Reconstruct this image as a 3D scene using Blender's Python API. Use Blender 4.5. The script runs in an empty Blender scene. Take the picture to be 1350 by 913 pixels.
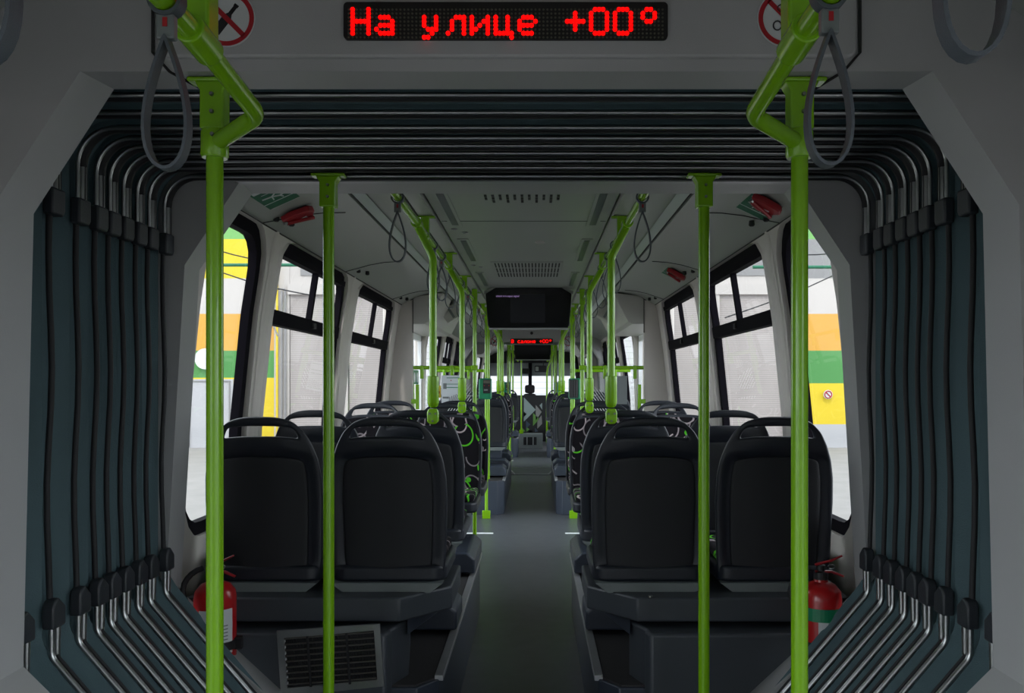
import bpy, bmesh, math, random
from mathutils import Vector, Matrix
R = math.radians
sc = bpy.context.scene
col = sc.collection
random.seed(4)
CAMX, EYE = 0.063, 1.5

# ------------------------------------------------------------------ materials
def mat(name, rgb, rough=.5, metal=0., noise=0., nscale=30., bump=0., bscale=200., emit=None, spec=.5, coat=0.):
    m = bpy.data.materials.new(name); m.use_nodes = True
    n, l = m.node_tree.nodes, m.node_tree.links
    b = n['Principled BSDF']
    b.inputs['Base Color'].default_value = (*rgb, 1)
    b.inputs['Roughness'].default_value = rough
    b.inputs['Metallic'].default_value = metal
    b.inputs['Specular IOR Level'].default_value = spec
    b.inputs['Coat Weight'].default_value = coat
    tc = n.new('ShaderNodeTexCoord')
    if noise:
        t = n.new('ShaderNodeTexNoise'); t.inputs['Scale'].default_value = nscale; t.inputs['Detail'].default_value = 4
        l.new(tc.outputs['Object'], t.inputs['Vector'])
        mr = n.new('ShaderNodeMapRange'); mr.inputs[3].default_value = 1-noise; mr.inputs[4].default_value = 1+noise
        l.new(t.outputs['Fac'], mr.inputs[0])
        mx = n.new('ShaderNodeVectorMath'); mx.operation = 'SCALE'; mx.inputs[0].default_value = rgb
        l.new(mr.outputs[0], mx.inputs['Scale']); l.new(mx.outputs[0], b.inputs['Base Color'])
    if bump:
        t = n.new('ShaderNodeTexNoise'); t.inputs['Scale'].default_value = bscale; t.inputs['Detail'].default_value = 2
        l.new(tc.outputs['Object'], t.inputs['Vector'])
        bp = n.new('ShaderNodeBump'); bp.inputs['Strength'].default_value = bump; bp.inputs['Distance'].default_value = .002
        l.new(t.outputs['Fac'], bp.inputs['Height']); l.new(bp.outputs[0], b.inputs['Normal'])
    if emit:
        b.inputs['Emission Color'].default_value = (*emit[0], 1); b.inputs['Emission Strength'].default_value = emit[1]
    return m

def glass_mat(name, tint, gloss=.06):
    m = bpy.data.materials.new(name); m.use_nodes = True
    n, l = m.node_tree.nodes, m.node_tree.links
    n.remove(n['Principled BSDF'])
    tr = n.new('ShaderNodeBsdfTransparent'); tr.inputs[0].default_value = (*tint, 1)
    gl = n.new('ShaderNodeBsdfGlossy'); gl.inputs['Roughness'].default_value = .02
    lw = n.new('ShaderNodeLayerWeight'); lw.inputs['Blend'].default_value = .5
    pw = n.new('ShaderNodeMath'); pw.operation = 'POWER'; pw.inputs[1].default_value = 5; l.new(lw.outputs['Facing'], pw.inputs[0])
    fr = n.new('ShaderNodeMath'); fr.operation = 'MULTIPLY_ADD'; fr.inputs[1].default_value = .55; fr.inputs[2].default_value = .035; l.new(pw.outputs[0], fr.inputs[0])
    mx = n.new('ShaderNodeMixShader')
    l.new(fr.outputs[0], mx.inputs[0]); l.new(tr.outputs[0], mx.inputs[1]); l.new(gl.outputs[0], mx.inputs[2])
    l.new(mx.outputs[0], n['Material Output'].inputs['Surface'])
    return m

def fabric_pattern():
    m = mat('patterned_fabric', (.008, .007, .009), .95, spec=.15)
    n, l = m.node_tree.nodes, m.node_tree.links
    b = n['Principled BSDF']
    tc = n.new('ShaderNodeTexCoord')
    # fold cushion (y,z) onto one sheet: u = x, v = y + z
    sp = n.new('ShaderNodeSeparateXYZ'); l.new(tc.outputs['Object'], sp.inputs[0])
    ad = n.new('ShaderNodeMath'); ad.operation = 'ADD'; l.new(sp.outputs[1], ad.inputs[0]); l.new(sp.outputs[2], ad.inputs[1])
    oi = n.new('ShaderNodeObjectInfo')
    of = n.new('ShaderNodeMath'); of.operation = 'MULTIPLY_ADD'; of.inputs[1].default_value = 3.7
    l.new(oi.outputs['Random'], of.inputs[0]); l.new(ad.outputs[0], of.inputs[2])
    cb = n.new('ShaderNodeCombineXYZ'); l.new(sp.outputs[0], cb.inputs[0]); l.new(of.outputs[0], cb.inputs[1])
    prev = None
    base = n.new('ShaderNodeRGB'); base.outputs[0].default_value = (.008, .007, .009, 1)
    prev = base.outputs[0]
    for k, (scale, rad, wid, offs, cola, colb, mscale) in enumerate([
            (8.6, .40, .034, 0.0, (.44, .36, .37), (.20, .17, .18), 9),
            (7.6, .46, .034, 3.3, (.09, .46, .02), (.30, .25, .26), 7),
            (11., .0, .17, 7.1, (.26, .23, .24), (.07, .40, .02), 0)]):
        mp = n.new('ShaderNodeMapping'); mp.inputs['Location'].default_value = (offs, offs*.7, 0)
        l.new(cb.outputs[0], mp.inputs[0])
        v = n.new('ShaderNodeTexVoronoi'); v.voronoi_dimensions = '2D'; v.inputs['Scale'].default_value = scale
        v.inputs['Randomness'].default_value = .8
        l.new(mp.outputs[0], v.inputs['Vector'])
        s = n.new('ShaderNodeMath'); s.operation = 'SUBTRACT'; s.inputs[1].default_value = rad; l.new(v.outputs['Distance'], s.inputs[0])
        a = n.new('ShaderNodeMath'); a.operation = 'ABSOLUTE'; l.new(s.outputs[0], a.inputs[0])
        lt = n.new('ShaderNodeMath'); lt.operation = 'LESS_THAN'; lt.inputs[1].default_value = wid; l.new(a.outputs[0], lt.inputs[0])
        cs = n.new('ShaderNodeSeparateXYZ'); l.new(v.outputs['Color'], cs.inputs[0])
        fac = lt.outputs[0]
        if mscale:
            t = n.new('ShaderNodeTexNoise'); t.inputs['Scale'].default_value = mscale; t.inputs['Detail'].default_value = 0
            l.new(mp.outputs[0], t.inputs['Vector'])
            g = n.new('ShaderNodeMath'); g.operation = 'GREATER_THAN'; g.inputs[1].default_value = .42; l.new(t.outputs['Fac'], g.inputs[0])
            mm = n.new('ShaderNodeMath'); mm.operation = 'MULTIPLY'; l.new(fac, mm.inputs[0]); l.new(g.outputs[0], mm.inputs[1]); fac = mm.outputs[0]
        else:
            g = n.new('ShaderNodeMath'); g.operation = 'GREATER_THAN'; g.inputs[1].default_value = .62; l.new(cs.outputs[1], g.inputs[0])
            mm = n.new('ShaderNodeMath'); mm.operation = 'MULTIPLY'; l.new(fac, mm.inputs[0]); l.new(g.outputs[0], mm.inputs[1]); fac = mm.outputs[0]
        pk = n.new('ShaderNodeMath'); pk.operation = 'GREATER_THAN'; pk.inputs[1].default_value = .55; l.new(cs.outputs[0], pk.inputs[0])
        c2 = n.new('ShaderNodeMix'); c2.data_type = 'RGBA'
        c2.inputs[6].default_value = (*cola, 1); c2.inputs[7].default_value = (*colb, 1); l.new(pk.outputs[0], c2.inputs[0])
        c3 = n.new('ShaderNodeMix'); c3.data_type = 'RGBA'
        l.new(fac, c3.inputs[0]); l.new(prev, c3.inputs[6]); l.new(c2.outputs[2], c3.inputs[7]); prev = c3.outputs[2]
    l.new(prev, b.inputs['Base Color'])
    return m

def striped_mat(name, rgb, rgb2, period, width, axis=2, rough=.6, bump=0):
    """thin horizontal grooves of a shutter or siding, by object coordinate"""
    m = mat(name, rgb, rough)
    n, l = m.node_tree.nodes, m.node_tree.links
    b = n['Principled BSDF']
    tc = n.new('ShaderNodeTexCoord'); sp = n.new('ShaderNodeSeparateXYZ'); l.new(tc.outputs['Object'], sp.inputs[0])
    dv = n.new('ShaderNodeMath'); dv.operation = 'DIVIDE'; dv.inputs[1].default_value = period; l.new(sp.outputs[axis], dv.inputs[0])
    fr = n.new('ShaderNodeMath'); fr.operation = 'FRACT'; l.new(dv.outputs[0], fr.inputs[0])
    lt = n.new('ShaderNodeMath'); lt.operation = 'LESS_THAN'; lt.inputs[1].default_value = width; l.new(fr.outputs[0], lt.inputs[0])
    t = n.new('ShaderNodeTexNoise'); t.inputs['Scale'].default_value = 1.3; t.inputs['Detail'].default_value = 5; l.new(tc.outputs['Object'], t.inputs['Vector'])
    mr = n.new('ShaderNodeMapRange'); mr.inputs[3].default_value = .86; mr.inputs[4].default_value = 1.12; l.new(t.outputs['Fac'], mr.inputs[0])
    mx = n.new('ShaderNodeMix'); mx.data_type = 'RGBA'; mx.inputs[6].default_value = (*rgb, 1); mx.inputs[7].default_value = (*rgb2, 1)
    l.new(lt.outputs[0], mx.inputs[0])
    vm = n.new('ShaderNodeVectorMath'); vm.operation = 'SCALE'; l.new(mx.outputs[2], vm.inputs[0]); l.new(mr.outputs[0], vm.inputs['Scale'])
    l.new(vm.outputs[0], b.inputs['Base Color'])
    return m

M = {
 'panel': mat('pale_grey_plastic', (.44, .43, .40), .42, noise=.04, nscale=3, bump=.15),
 'portal': mat('portal_plastic', (.375, .375, .375), .42, noise=.04, nscale=3, bump=.2, bscale=400),
 'ceil': mat('ceiling_plastic', (.33, .345, .32), .36, noise=.04, nscale=2),
 'wallp': mat('wall_plastic', (.56, .52, .485), .45, noise=.04, nscale=3),
 'line': mat('seam_black', (.012, .012, .012), .7),
 'green': mat('lime_powder_coat', (.20, .45, .006), .25, coat=.3),
 'steel': mat('brushed_steel', (.42, .43, .43), .32, metal=1, noise=.12, nscale=15),
 'bolt': mat('bolt_steel', (.25, .26, .24), .4, metal=1),
 'alu': mat('aluminium_trim', (.42, .43, .44), .4, metal=.6, noise=.1, nscale=20),
 'rubber': mat('black_rubber', (.010, .010, .012), .65),
 'capr': mat('cap_rubber', (.022, .026, .032), .5, bump=.3),
 'bellow': mat('bellows_fabric', (.060, .108, .122), .7, noise=.16, nscale=4, bump=.4, bscale=300),
 'shell': mat('anthracite_plastic', (.012, .015, .023), .42, noise=.08, nscale=12, bump=.25, bscale=500),
 'shell2': mat('anthracite_plastic_rear', (.0085, .0095, .013), .55, noise=.10, nscale=12, bump=.5, bscale=500),
 'base': mat('grey_seat_base', (.045, .052, .062), .45, noise=.08, nscale=5, bump=.2, bscale=300),
 'baseblue': mat('blue_grey_moulding', (.036, .045, .064), .42, noise=.06, nscale=6),
 'plate': mat('grey_plate', (.16, .18, .18), .45, noise=.05),
 'tread': mat('dark_tread', (.030, .028, .030), .7, noise=.2, nscale=40),
 'fabric': fabric_pattern(),
 'strap': mat('grey_strap', (.07, .082, .095), .5, bump=.3, bscale=600),
 'wframe': mat('window_black', (.006, .005, .008), .85, spec=.08),
 'glass': glass_mat('clear_glass', (.92, .93, .93)),
 'doorglass': glass_mat('door_glass', (.96, .97, .97)),
 'screen': mat('black_gloss', (.006, .006, .008), .12, spec=.4),
 'ledback': mat('led_black', (.004, .004, .004), .5),
 'ledoff': mat('led_off', (.085, .085, .06), .5),
 'ledon': mat('led_on', (.6, 0, 0), .5, emit=((1, .0, .0), 2.2)),
 'red': mat('red_paint', (.42, .010, .012), .3, noise=.05, coat=.3),
 'redplastic': mat('red_plastic', (.30, .012, .018), .35),
 'signred': mat('sign_red', (.36, .008, .016), .5),
 'signwhite': mat('sign_white', (.55, .57, .57), .5),
 'white': mat('white_paint', (.78, .79, .80), .5),
 'black': mat('black_paint', (.01, .01, .012), .5),
 'signgreen': mat('sign_green', (.008, .12, .06), .5),
 'readergreen': mat('reader_green', (.012, .20, .09), .35),
 'grille': mat('grille_dark', (.13, .12, .11), .4, metal=.6),
 'gpost': mat('gloss_white_board', (.62, .66, .68), .35),
 'slot': mat('dark_air_slot', (.055, .062, .075), .3),
 'band': mat('pale_ceiling_band', (.55, .58, .58), .3),
 'yellow': mat('sticker_yellow', (.75, .52, .04), .5),
 'txt': mat('screen_text', (.1, .1, .1), .5, emit=((.55, .35, .8), .5)),
 'dimscreen': mat('screen_dim', (.015, .016, .022), .15),
 'floor': mat('vinyl_floor', (.074, .079, .088), .34, noise=.28, nscale=9, bump=.25, bscale=150),
 'strip': mat('threshold_white', (.75, .77, .78), .5),
 'asphalt': mat('asphalt', (.24, .232, .222), .9, noise=.2, nscale=2),
 'cabseat': mat('cab_seat_cloth', (.012, .010, .012), .9),
 'tri1': mat('pale_mint_print', (.22, .28, .27), .5), 'tri2': mat('lime_print', (.10, .22, .05), .5),
 'tri3': mat('slate_print', (.045, .065, .10), .5), 'tri4': mat('grey_print', (.19, .19, .18), .5),
 'fgreen': mat('facade_green', (0.060, 0.225, 0.057), .7, noise=.06, nscale=.8),
 'flgreen': mat('facade_light_green', (0.150, 0.360, 0.105), .7, noise=.06, nscale=.8),
 'fyellow': mat('facade_yellow', (0.600, 0.450, 0.018), .7, noise=.05, nscale=.8),
 'forange': mat('facade_orange', (0.540, 0.285, 0.042), .7, noise=.06, nscale=.8),
 'fwhite': mat('facade_white', (0.450, 0.420, 0.398), .7, noise=.06, nscale=.8),
 'fdoor': mat('facade_door', (0.390, 0.390, 0.405), .6, noise=.05),
 'fgrey': mat('facade_grey', (0.225, 0.222, 0.222), .7, noise=.1, nscale=1.5),
 'siding': striped_mat('white_siding', (.64, .64, .65), (.50, .50, .51), .17, .14),
 'shutter': striped_mat('roller_shutter', (.36, .325, .31), (.25, .228, .218), .055, .3),
}

# ------------------------------------------------------------------ mesh builder
class MB:
    def __init__(s): s.v = []; s.f = []
    def add(s, vs, fs):
        o = len(s.v); s.v += [tuple(v) for v in vs]; s.f += [tuple(i+o for i in f) for f in fs]; return s
    def box(s, x0, x1, y0, y1, z0, z1, mtx=None):
        vs = [Vector((x, y, z)) for z in (z0, z1) for y in (y0, y1) for x in (x0, x1)]
        if mtx: vs = [mtx @ v for v in vs]
        return s.add(vs, [(0, 2, 3, 1), (4, 5, 7, 6), (0, 1, 5, 4), (2, 6, 7, 3), (0, 4, 6, 2), (1, 3, 7, 5)])
    def prism(s, poly, y0, y1, axis=1, mtx=None):
        """poly: 2D points; axis 1: (x,z) extruded in y; axis 2: (x,y) extruded in z; axis 0: (y,z) extruded in x"""
        n = len(poly)
        def p(a, b, t): return (a, t, b) if axis == 1 else ((a, b, t) if axis == 2 else (t, a, b))
        vs = [Vector(p(a, b, y0)) for a, b in poly] + [Vector(p(a, b, y1)) for a, b in poly]
        if mtx: vs = [mtx @ v for v in vs]
        return s.add(vs, [tuple(range(n)), tuple(range(2*n-1, n-1, -1))] + [(i, i+n, (i+1) % n+n, (i+1) % n) for i in range(n)])
    def tube(s, pts, r, seg=12, caps=True, flat=1.0, close=False):
        pts = [Vector(p) for p in pts]; n = len(pts)
        T = []
        for i in range(n):
            if close: t = pts[(i+1) % n]-pts[i-1]
            else: t = pts[min(i+1, n-1)]-pts[max(i-1, 0)]
            T.append(t.normalized())
        up = Vector((0, 0, 1)) if abs(T[0].z) < .9 else Vector((0, 1, 0))
        N = (up - T[0]*up.dot(T[0])).normalized()
        vs = []
        rr = r if hasattr(r, '__len__') else [r]*n
        for i in range(n):
            N = (N - T[i]*N.dot(T[i])).normalized(); B = T[i].cross(N)
            for k in range(seg):
                a = 2*math.pi*k/seg
                vs.append(pts[i] + N*math.cos(a)*rr[i]*flat + B*math.sin(a)*rr[i])
        fs = []
        for i in range(n if close else n-1):
            j = (i+1) % n
            for k in range(seg): fs.append((i*seg+k, i*seg+(k+1) % seg, j*seg+(k+1) % seg, j*seg+k))
        if caps and not close: fs += [tuple(range(seg-1, -1, -1)), tuple(range((n-1)*seg, n*seg))]
        return s.add(vs, fs)
    def cyl(s, x, y, z0, z1, r, seg=20, r1=None): return s.tube([(x, y, z0), (x, y, z1)], [r, r if r1 is None else r1], seg)
    def lathe(s, x, y, prof, seg=20):
        vs = []; n = len(prof)
        for r, z in prof:
            for k in range(seg): a = 2*math.pi*k/seg; vs.append((x+r*math.cos(a), y+r*math.sin(a), z))
        fs = [(i*seg+k, i*seg+(k+1) % seg, (i+1)*seg+(k+1) % seg, (i+1)*seg+k) for i in range(n-1) for k in range(seg)]
        return s.add(vs, fs+[tuple(range(seg-1, -1, -1)), tuple(range((n-1)*seg, n*seg))])
    def grid(s, f, nu, nv, skip=None):
        vs = [f(i/nu, j/nv) for j in range(nv+1) for i in range(nu+1)]
        fs = [(j*(nu+1)+i, j*(nu+1)+i+1, (j+1)*(nu+1)+i+1, (j+1)*(nu+1)+i) for j in range(nv) for i in range(nu) if not (skip and skip(i, j))]
        return s.add(vs, fs)
    def build(s, name, m, parent=None, smooth=None, bevel=0, solid=0, sub=0, off=-1, recalc=True):
        me = bpy.data.meshes.new(name); me.from_pydata(s.v, [], s.f)
        bm = bmesh.new(); bm.from_mesh(me); bmesh.ops.remove_doubles(bm, verts=bm.verts, dist=1e-6)
        if recalc: bmesh.ops.recalc_face_normals(bm, faces=bm.faces)
        bm.to_mesh(me); bm.free()
        me.materials.append(m)
        o = bpy.data.objects.new(name, me); col.objects.link(o)
        if parent: o.parent = parent
        if solid: x = o.modifiers.new('s', 'SOLIDIFY'); x.thickness = solid; x.offset = off
        if bevel: x = o.modifiers.new('b', 'BEVEL'); x.width = bevel; x.segments = 3; x.limit_method = 'ANGLE'; x.angle_limit = R(35)
        if sub: x = o.modifiers.new('u', 'SUBSURF'); x.levels = sub; x.render_levels = sub
        if smooth is not None or bevel or sub:
            me.polygons.foreach_set('use_smooth', [True]*len(me.polygons))
            try: me.set_sharp_from_angle(angle=R(smooth or 40))
            except Exception: pass
        return o

def fillet(pts, r, n=7):
    pts = [Vector(p) for p in pts]; out = [pts[0]]
    rs = r if hasattr(r, '__len__') else [r]*(len(pts)-2)
    for i in range(1, len(pts)-1):
        a, b, c = pts[i-1], pts[i], pts[i+1]
        d1, d2 = (a-b).normalized(), (c-b).normalized()
        ang = d1.angle(d2)
        t = min(rs[i-1]/math.tan(ang/2), (a-b).length*.49, (c-b).length*.49)
        p, q = b+d1*t, b+d2*t
        for k in range(n+1):
            u = k/n; out.append(p*(1-u)**2 + b*2*u*(1-u) + q*u*u)
    out.append(pts[-1]); return out

def tag(o, label=None, cat=None, group=None, kind=None):
    if label: o['label'] = label
    if cat: o['category'] = cat
    if group: o['group'] = group
    if kind: o['kind'] = kind
    return o
def empty(name, loc=(0, 0, 0), label=None, cat=None, group=None, kind=None):
    o = bpy.data.objects.new(name, None); o.location = loc; o.empty_display_size = .05; col.objects.link(o)
    return tag(o, label, cat, group, kind)
def struct(o): o['kind'] = 'structure'; return o
def copy_tree(o, parent=None):
    c = o.copy(); col.objects.link(c); c.parent = parent
    for ch in list(o.children): copy_tree(ch, c)
    return c
def circle(cx, cy, r, n=24, a0=0, a1=360): return [(cx+r*math.cos(R(a0+(a1-a0)*k/n)), cy+r*math.sin(R(a0+(a1-a0)*k/n))) for k in range(n if a1-a0 == 360 else n+1)]
def rrect(x0, x1, z0, z1, r, n=6):
    p = []
    for cx, cz, a in ((x1-r, z1-r, 0), (x0+r, z1-r, 90), (x0+r, z0+r, 180), (x1-r, z0+r, 270)):
        p += [(cx+r*math.cos(R(a+90*k/n)), cz+r*math.sin(R(a+90*k/n))) for k in range(n+1)]
    return p
def in_rr(px, pz, x0, x1, z0, z1, r):
    cx, cz = (x0+x1)/2, (z0+z1)/2
    dx, dz = abs(px-cx)-((x1-x0)/2-r), abs(pz-cz)-((z1-z0)/2-r)
    return math.hypot(max(dx, 0), max(dz, 0)) <= r and max(dx, dz) <= r
def ray_rr(a, cx, cz, rr):
    lo, hi = 0, 6
    for _ in range(30):
        m_ = (lo+hi)/2
        if in_rr(cx+m_*math.cos(a), cz+m_*math.sin(a), *rr): lo = m_
        else: hi = m_
    return (cx+lo*math.cos(a), cz+lo*math.sin(a))
def ring_angles(cx, cz, rects, n=72):
    A = [2*math.pi*k/n for k in range(n)]
    for (x0, x1, z0, z1, r) in rects:
        A += [math.atan2(z-cz, x-cx) % (2*math.pi) for x in (x0, x1) for z in (z0, z1)]
    return sorted(set(round(a, 6) for a in A))

# ------------------------------------------------------------------ body profile (half section)
WP = [(0, 1.27), (.8, 1.27), (1.3, 1.25), (1.8, 1.20), (2.16, 1.145), (2.20, 1.13), (2.6, 1.13)]
def wx(z):
    for (z0, x0), (z1, x1) in zip(WP, WP[1:]):
        if z <= z1: return x0+(x1-x0)*(max(z, z0)-z0)/(z1-z0)
    return 1.13
CEIL = [(0, 2.37), (.447, 2.37), (.449, 2.385), (.457, 2.385), (.459, 2.352), (.60, 2.345), (.69, 2.338), (.735, 2.322), (.742, 2.33), (.748, 2.318), (.84, 2.312),
        (.93, 2.295), (1.01, 2.265), (1.07, 2.232), (1.13, 2.20)]

def ceiling(y0, y1, prof, name='ceiling', m='ceil'):
    mb = MB()
    P = [(-x, z) for x, z in reversed(prof[1:])]+prof
    n = max(2, int((y1-y0)/.5))
    mb.grid(lambda u, v: (P[round(u*(len(P)-1))][0], y0+(y1-y0)*v, P[round(u*(len(P)-1))][1]), len(P)-1, n)
    return struct(mb.build(name, M[m], smooth=25))

winno = [0]
def wall_cell(side, y0, y1, hole=None, name='wall', sash=True, last=None, frame_w=.05, glass='glass', m='wallp'):
    """one bay of the side wall between y0 and y1, with or without a window opening"""
    mb = MB()
    top = 2.2
    if hole is None:
        mb.grid(lambda u, v: (side*wx(v*top), y0+(y1-y0)*u, v*top), 1, 22)
        return mb
    hy0, hy1, hz0, hz1, r = hole
    cy, cz = (hy0+hy1)/2, (hz0+hz1)/2
    out = (y0, y1, 0, top, 1e-4); inn = (hy0, hy1, hz0, hz1, r)
    A = ring_angles(cy, cz, [out])
    po = [ray_rr(a, cy, cz, out) for a in A]; pi = [ray_rr(a, cy, cz, inn) for a in A]
    n = len(A); K = 6
    def T(p, dx=0): return (side*(wx(p[1])+dx), p[0], p[1])
    vs = []
    for k in range(K+1):
        t = k/K
        vs += [T((o[0]*(1-t)+i[0]*t, o[1]*(1-t)+i[1]*t), -.012*max(0, 1-((1-t)*8))**.5 if t > .8 else 0) for o, i in zip(po, pi)]
    vs += [T(p, .045) for p in pi]
    mb.add(vs, [(k*n+i, k*n+(i+1) % n, (k+1)*n+(i+1) % n, (k+1)*n+i) for k in range(K+1) for i in range(n)])
    # window thing
    winno[0] += 1
    w = struct(empty('window_%d' % winno[0], (0, 0, 0)))
    f = MB(); fi = (hy0+frame_w, hy1-frame_w, hz0+frame_w, hz1-frame_w, max(.02, r-frame_w*.6))
    ang = ring_angles(cy, cz, [(fi[0], fi[1], fi[2], fi[3], 0)])
    a_, b_ = [ray_rr(a, cy, cz, inn) for a in ang], [ray_rr(a, cy, cz, fi) for a in ang]
    nn = len(ang)
    V = [T(p, .012) for p in a_]+[T(p, .012) for p in b_]+[T(p, .05) for p in b_]+[T(p, .05) for p in a_]
    f.add(V, [(k*nn+i, k*nn+(i+1) % nn, ((k+1) % 4)*nn+(i+1) % nn, ((k+1) % 4)*nn+i) for k in range(4) for i in range(nn)])
    f.build('window_frame', M['wframe'], w, smooth=40)
    if sash:
        zt = 1.82
        s_ = MB()
        for (za, zb, ya, yb, d0, d1) in ((zt-.035, zt+.035, hy0+.03, hy1-.03, .0, .045), (hz1-.075, hz1-.045, hy0+.05, hy1-.05, .0, .04)):
            s_.grid(lambda u, v: (side*(wx(za+(zb-za)*v)+d0), ya+(yb-ya)*u, za+(zb-za)*v), 1, 2)
            s_.add([(side*(wx(z)+d), y, z) for z in (za, zb) for y in (ya, yb) for d in (d0, d1)], [(0, 1, 3, 2), (4, 6, 7, 5)])
        s_.build('transom', M['wframe'], w)
        d = MB(); ym = hy0+(hy1-hy0)*.52
        d.grid(lambda u, v: (side*(wx(zt+(hz1-.07-zt)*v)+.008), ym-.016+.032*u, zt+(hz1-.07-zt)*v), 1, 4)
        d.grid(lambda u, v: (side*(wx(zt+(hz1-.07-zt)*v)+.008+.03*u), ym-.016, zt+(hz1-.07-zt)*v), 1, 4)
        d.build('sash_divider', M['wframe'], w, recalc=False)
        k = MB(); k.box(-.008, .012, -.02, .02, -.012, .018, Matrix.Translation((side*(wx(zt)-.004), ym+.02, zt+.0)))
        k.build('sash_latch', M['rubber'], w)
    g = MB(); g.grid(lambda u, v: (side*(wx(hz0+(hz1-hz0)*v)+.035), hy0+.01+(hy1-hy0-.02)*u, hz0+(hz1-hz0)*v), 1, 10)
    g.build('pane', M[glass], w)
    return mb

# ------------------------------------------------------------------ floor, walls, ceilings
fl = MB(); fl.box(-1.27, 1.27, -4.4, 21.4, -.06, 0)
struct(fl.build('floor', M['floor']))

def joint(mb, side, y):
    mb.grid(lambda u, v: (side*(wx(v*2.2)-.006+.004*abs(2*u-1)), y-.028+.056*u, v*2.2), 2, 44)
# section A (around the camera)
NEARCEIL = [(0, 2.42), (.8, 2.41), (1.0, 2.355), (1.10, 2.31), (1.18, 2.26), (1.27, 2.2)]
ceiling(-4.4, 1.8, NEARCEIL)
for side, nm in ((-1, 'wall_left'), (1, 'wall_right')):
    a = MB()
    for (y0, y1, hole) in ((1.2, 1.8, None), (-.5, 1.2, (-.35, 1.1, .1, 1.95, .12)), (-2.2, -.5, (-2.1, -.6, .1, 1.95, .12)), (-4.4, -2.2, (-4.2, -2.3, .1, 2.1, .12))):  # unseen floor-deep glazing, added to throw light onto the near portal face
        c = wall_cell(side, y0, y1, hole, sash=False, glass='doorglass')
        a.add(c.v, c.f)
    a.grid(lambda u, v: (side*(1.13+.14*u), -4.4+6.2*v, 2.2), 1, 1)
    struct(a.build(nm, M['wallp'], smooth=30, recalc=False))
e = MB(); e.grid(lambda u, v: (-1.3+2.6*u, -4.4, 2.5*v), 1, 1)
struct(e.build('wall_rear', M['wallp']))

# section B
ceiling(3.0, 13.9, CEIL)
for side, nm in ((-1, 'wall_left'), (1, 'wall_right')):
    a = MB()
    for (y0, y1, hole, s_) in ((2.9, 3.84, (3.10, 3.74, .90, 2.192, .17), False), (3.84, 5.48, (3.95, 5.34, .90, 2.19, .13), True),
                               (5.48, 7.40, (5.64, 7.10, .90, 2.19, .13), True), (9.40, 10.95, (9.43, 10.88, .90, 2.12, .05), False),
                               (10.95, 12.45, (11.15, 12.3, .90, 2.15, .12), True), (12.45, 13.9, (12.62, 13.6, .90, 2.15, .12), True)):
        c = wall_cell(side, y0, y1, hole, sash=s_)
        a.add(c.v, c.f)
        if hole and y0 > 3: joint(a, side, y0)
    struct(a.build(nm, M['wallp'], smooth=30, recalc=False))
# section C
ceiling(14.9, 21.4, CEIL)
for side, nm in ((-1, 'wall_left'), (1, 'wall_right')):
    a = MB()
    for (y0, y1, hole, s_) in ((14.8, 15.2, None, False), (16.9, 17.2, None, False), (17.2, 19.4, (17.3, 19.2, .85, 2.12, .12), False),
                               (19.4, 21.4, (19.6, 21.2, .95, 2.0, .12), False)):
        c = wall_cell(side, y0, y1, hole, sash=s_)
        a.add(c.v, c.f)
    struct(a.build(nm, M['wallp'], smooth=30, recalc=False))

# door bays: bulkheads, header covers and glazed leaves
doorno = 0
for (ya, yb) in ((7.4, 9.4), (15.2, 16.9)):
    for side in (-1, 1):
        S = lambda x: side*x
        b = MB()
        b.prism([(S(1.03), 0), (S(1.30), 0), (S(1.30), 2.2), (S(1.13), 2.22), (S(1.03), 2.27)], ya, ya+.05)
        b.prism([(S(1.22), 0), (S(1.30), 0), (S(1.30), 2.2), (S(1.16), 2.21)], yb-.05, yb)
        struct(b.build('trim_3', M['wallp'], bevel=.012))
        h = MB()
        h.prism([(S(.76), 2.31), (S(.80), 2.22), (S(.89), 2.05), (S(.93), 2.03), (S(1.26), 2.03), (S(1.26), 2.2), (S(1.13), 2.215), (S(1.07), 2.24), (S(1.0), 2.28)], ya+.003, yb-.01)
        ho = struct(h.build('trim_4', M['panel'], bevel=.008, smooth=15))
        s2 = MB(); s2.tube([(S(.742), ya-.004, 2.325), (S(.90), ya-.004, 2.318), (S(1.0), ya-.004, 2.275), (S(1.05), ya-.004, 2.24)], .004, 6)
        s2.tube([(S(1.03), ya-.004, 2.26), (S(1.03), ya-.004, 1.95)], .004, 6)
        s2.build('seam_line', M['line'], ho)
        doorno += 1
        d = struct(empty('door_%d' % doorno, (S(1.24), ya+.05, 0)))
        n = 2; L = (yb-ya-.1)/n
        for k in range(n):
            f = MB(); y0 = k*L+.01; y1 = (k+1)*L-.01
            for (a0, a1, z0, z1) in ((y0, y0+.035, .02, 2.03), (y1-.035, y1, .02, 2.03), (y0, y1, .02, .12), (y0, y1, 1.97, 2.03)):
                f.box(-.02, .02, a0, a1, z0, z1)
            lf = f.build('door_leaf', M['white'], d)
            g = MB(); g.grid(lambda u, v: (0, y0+.03+(y1-y0-.06)*u, .1+1.88*v), 1, 1); g.build('pane', M['doorglass'], lf)
            hd = MB(); hx = -S(.05); yy = y0+.09
            hd.tube(fillet([(0, yy, .75), (hx, yy, .75), (hx, yy, 1.5), (0, yy, 1.5)], .03, 4), .014, 8); hd.build('door_handle', M['green'], lf)
    st = MB()
    for side in (-1, 1):
        st.box(side*.82 if side > 0 else -.82-.0, side*.36, ya+.87, ya+.93, .0005, .002)
    tag(st.build('threshold_marking', M['strip']), kind='structure')

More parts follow.
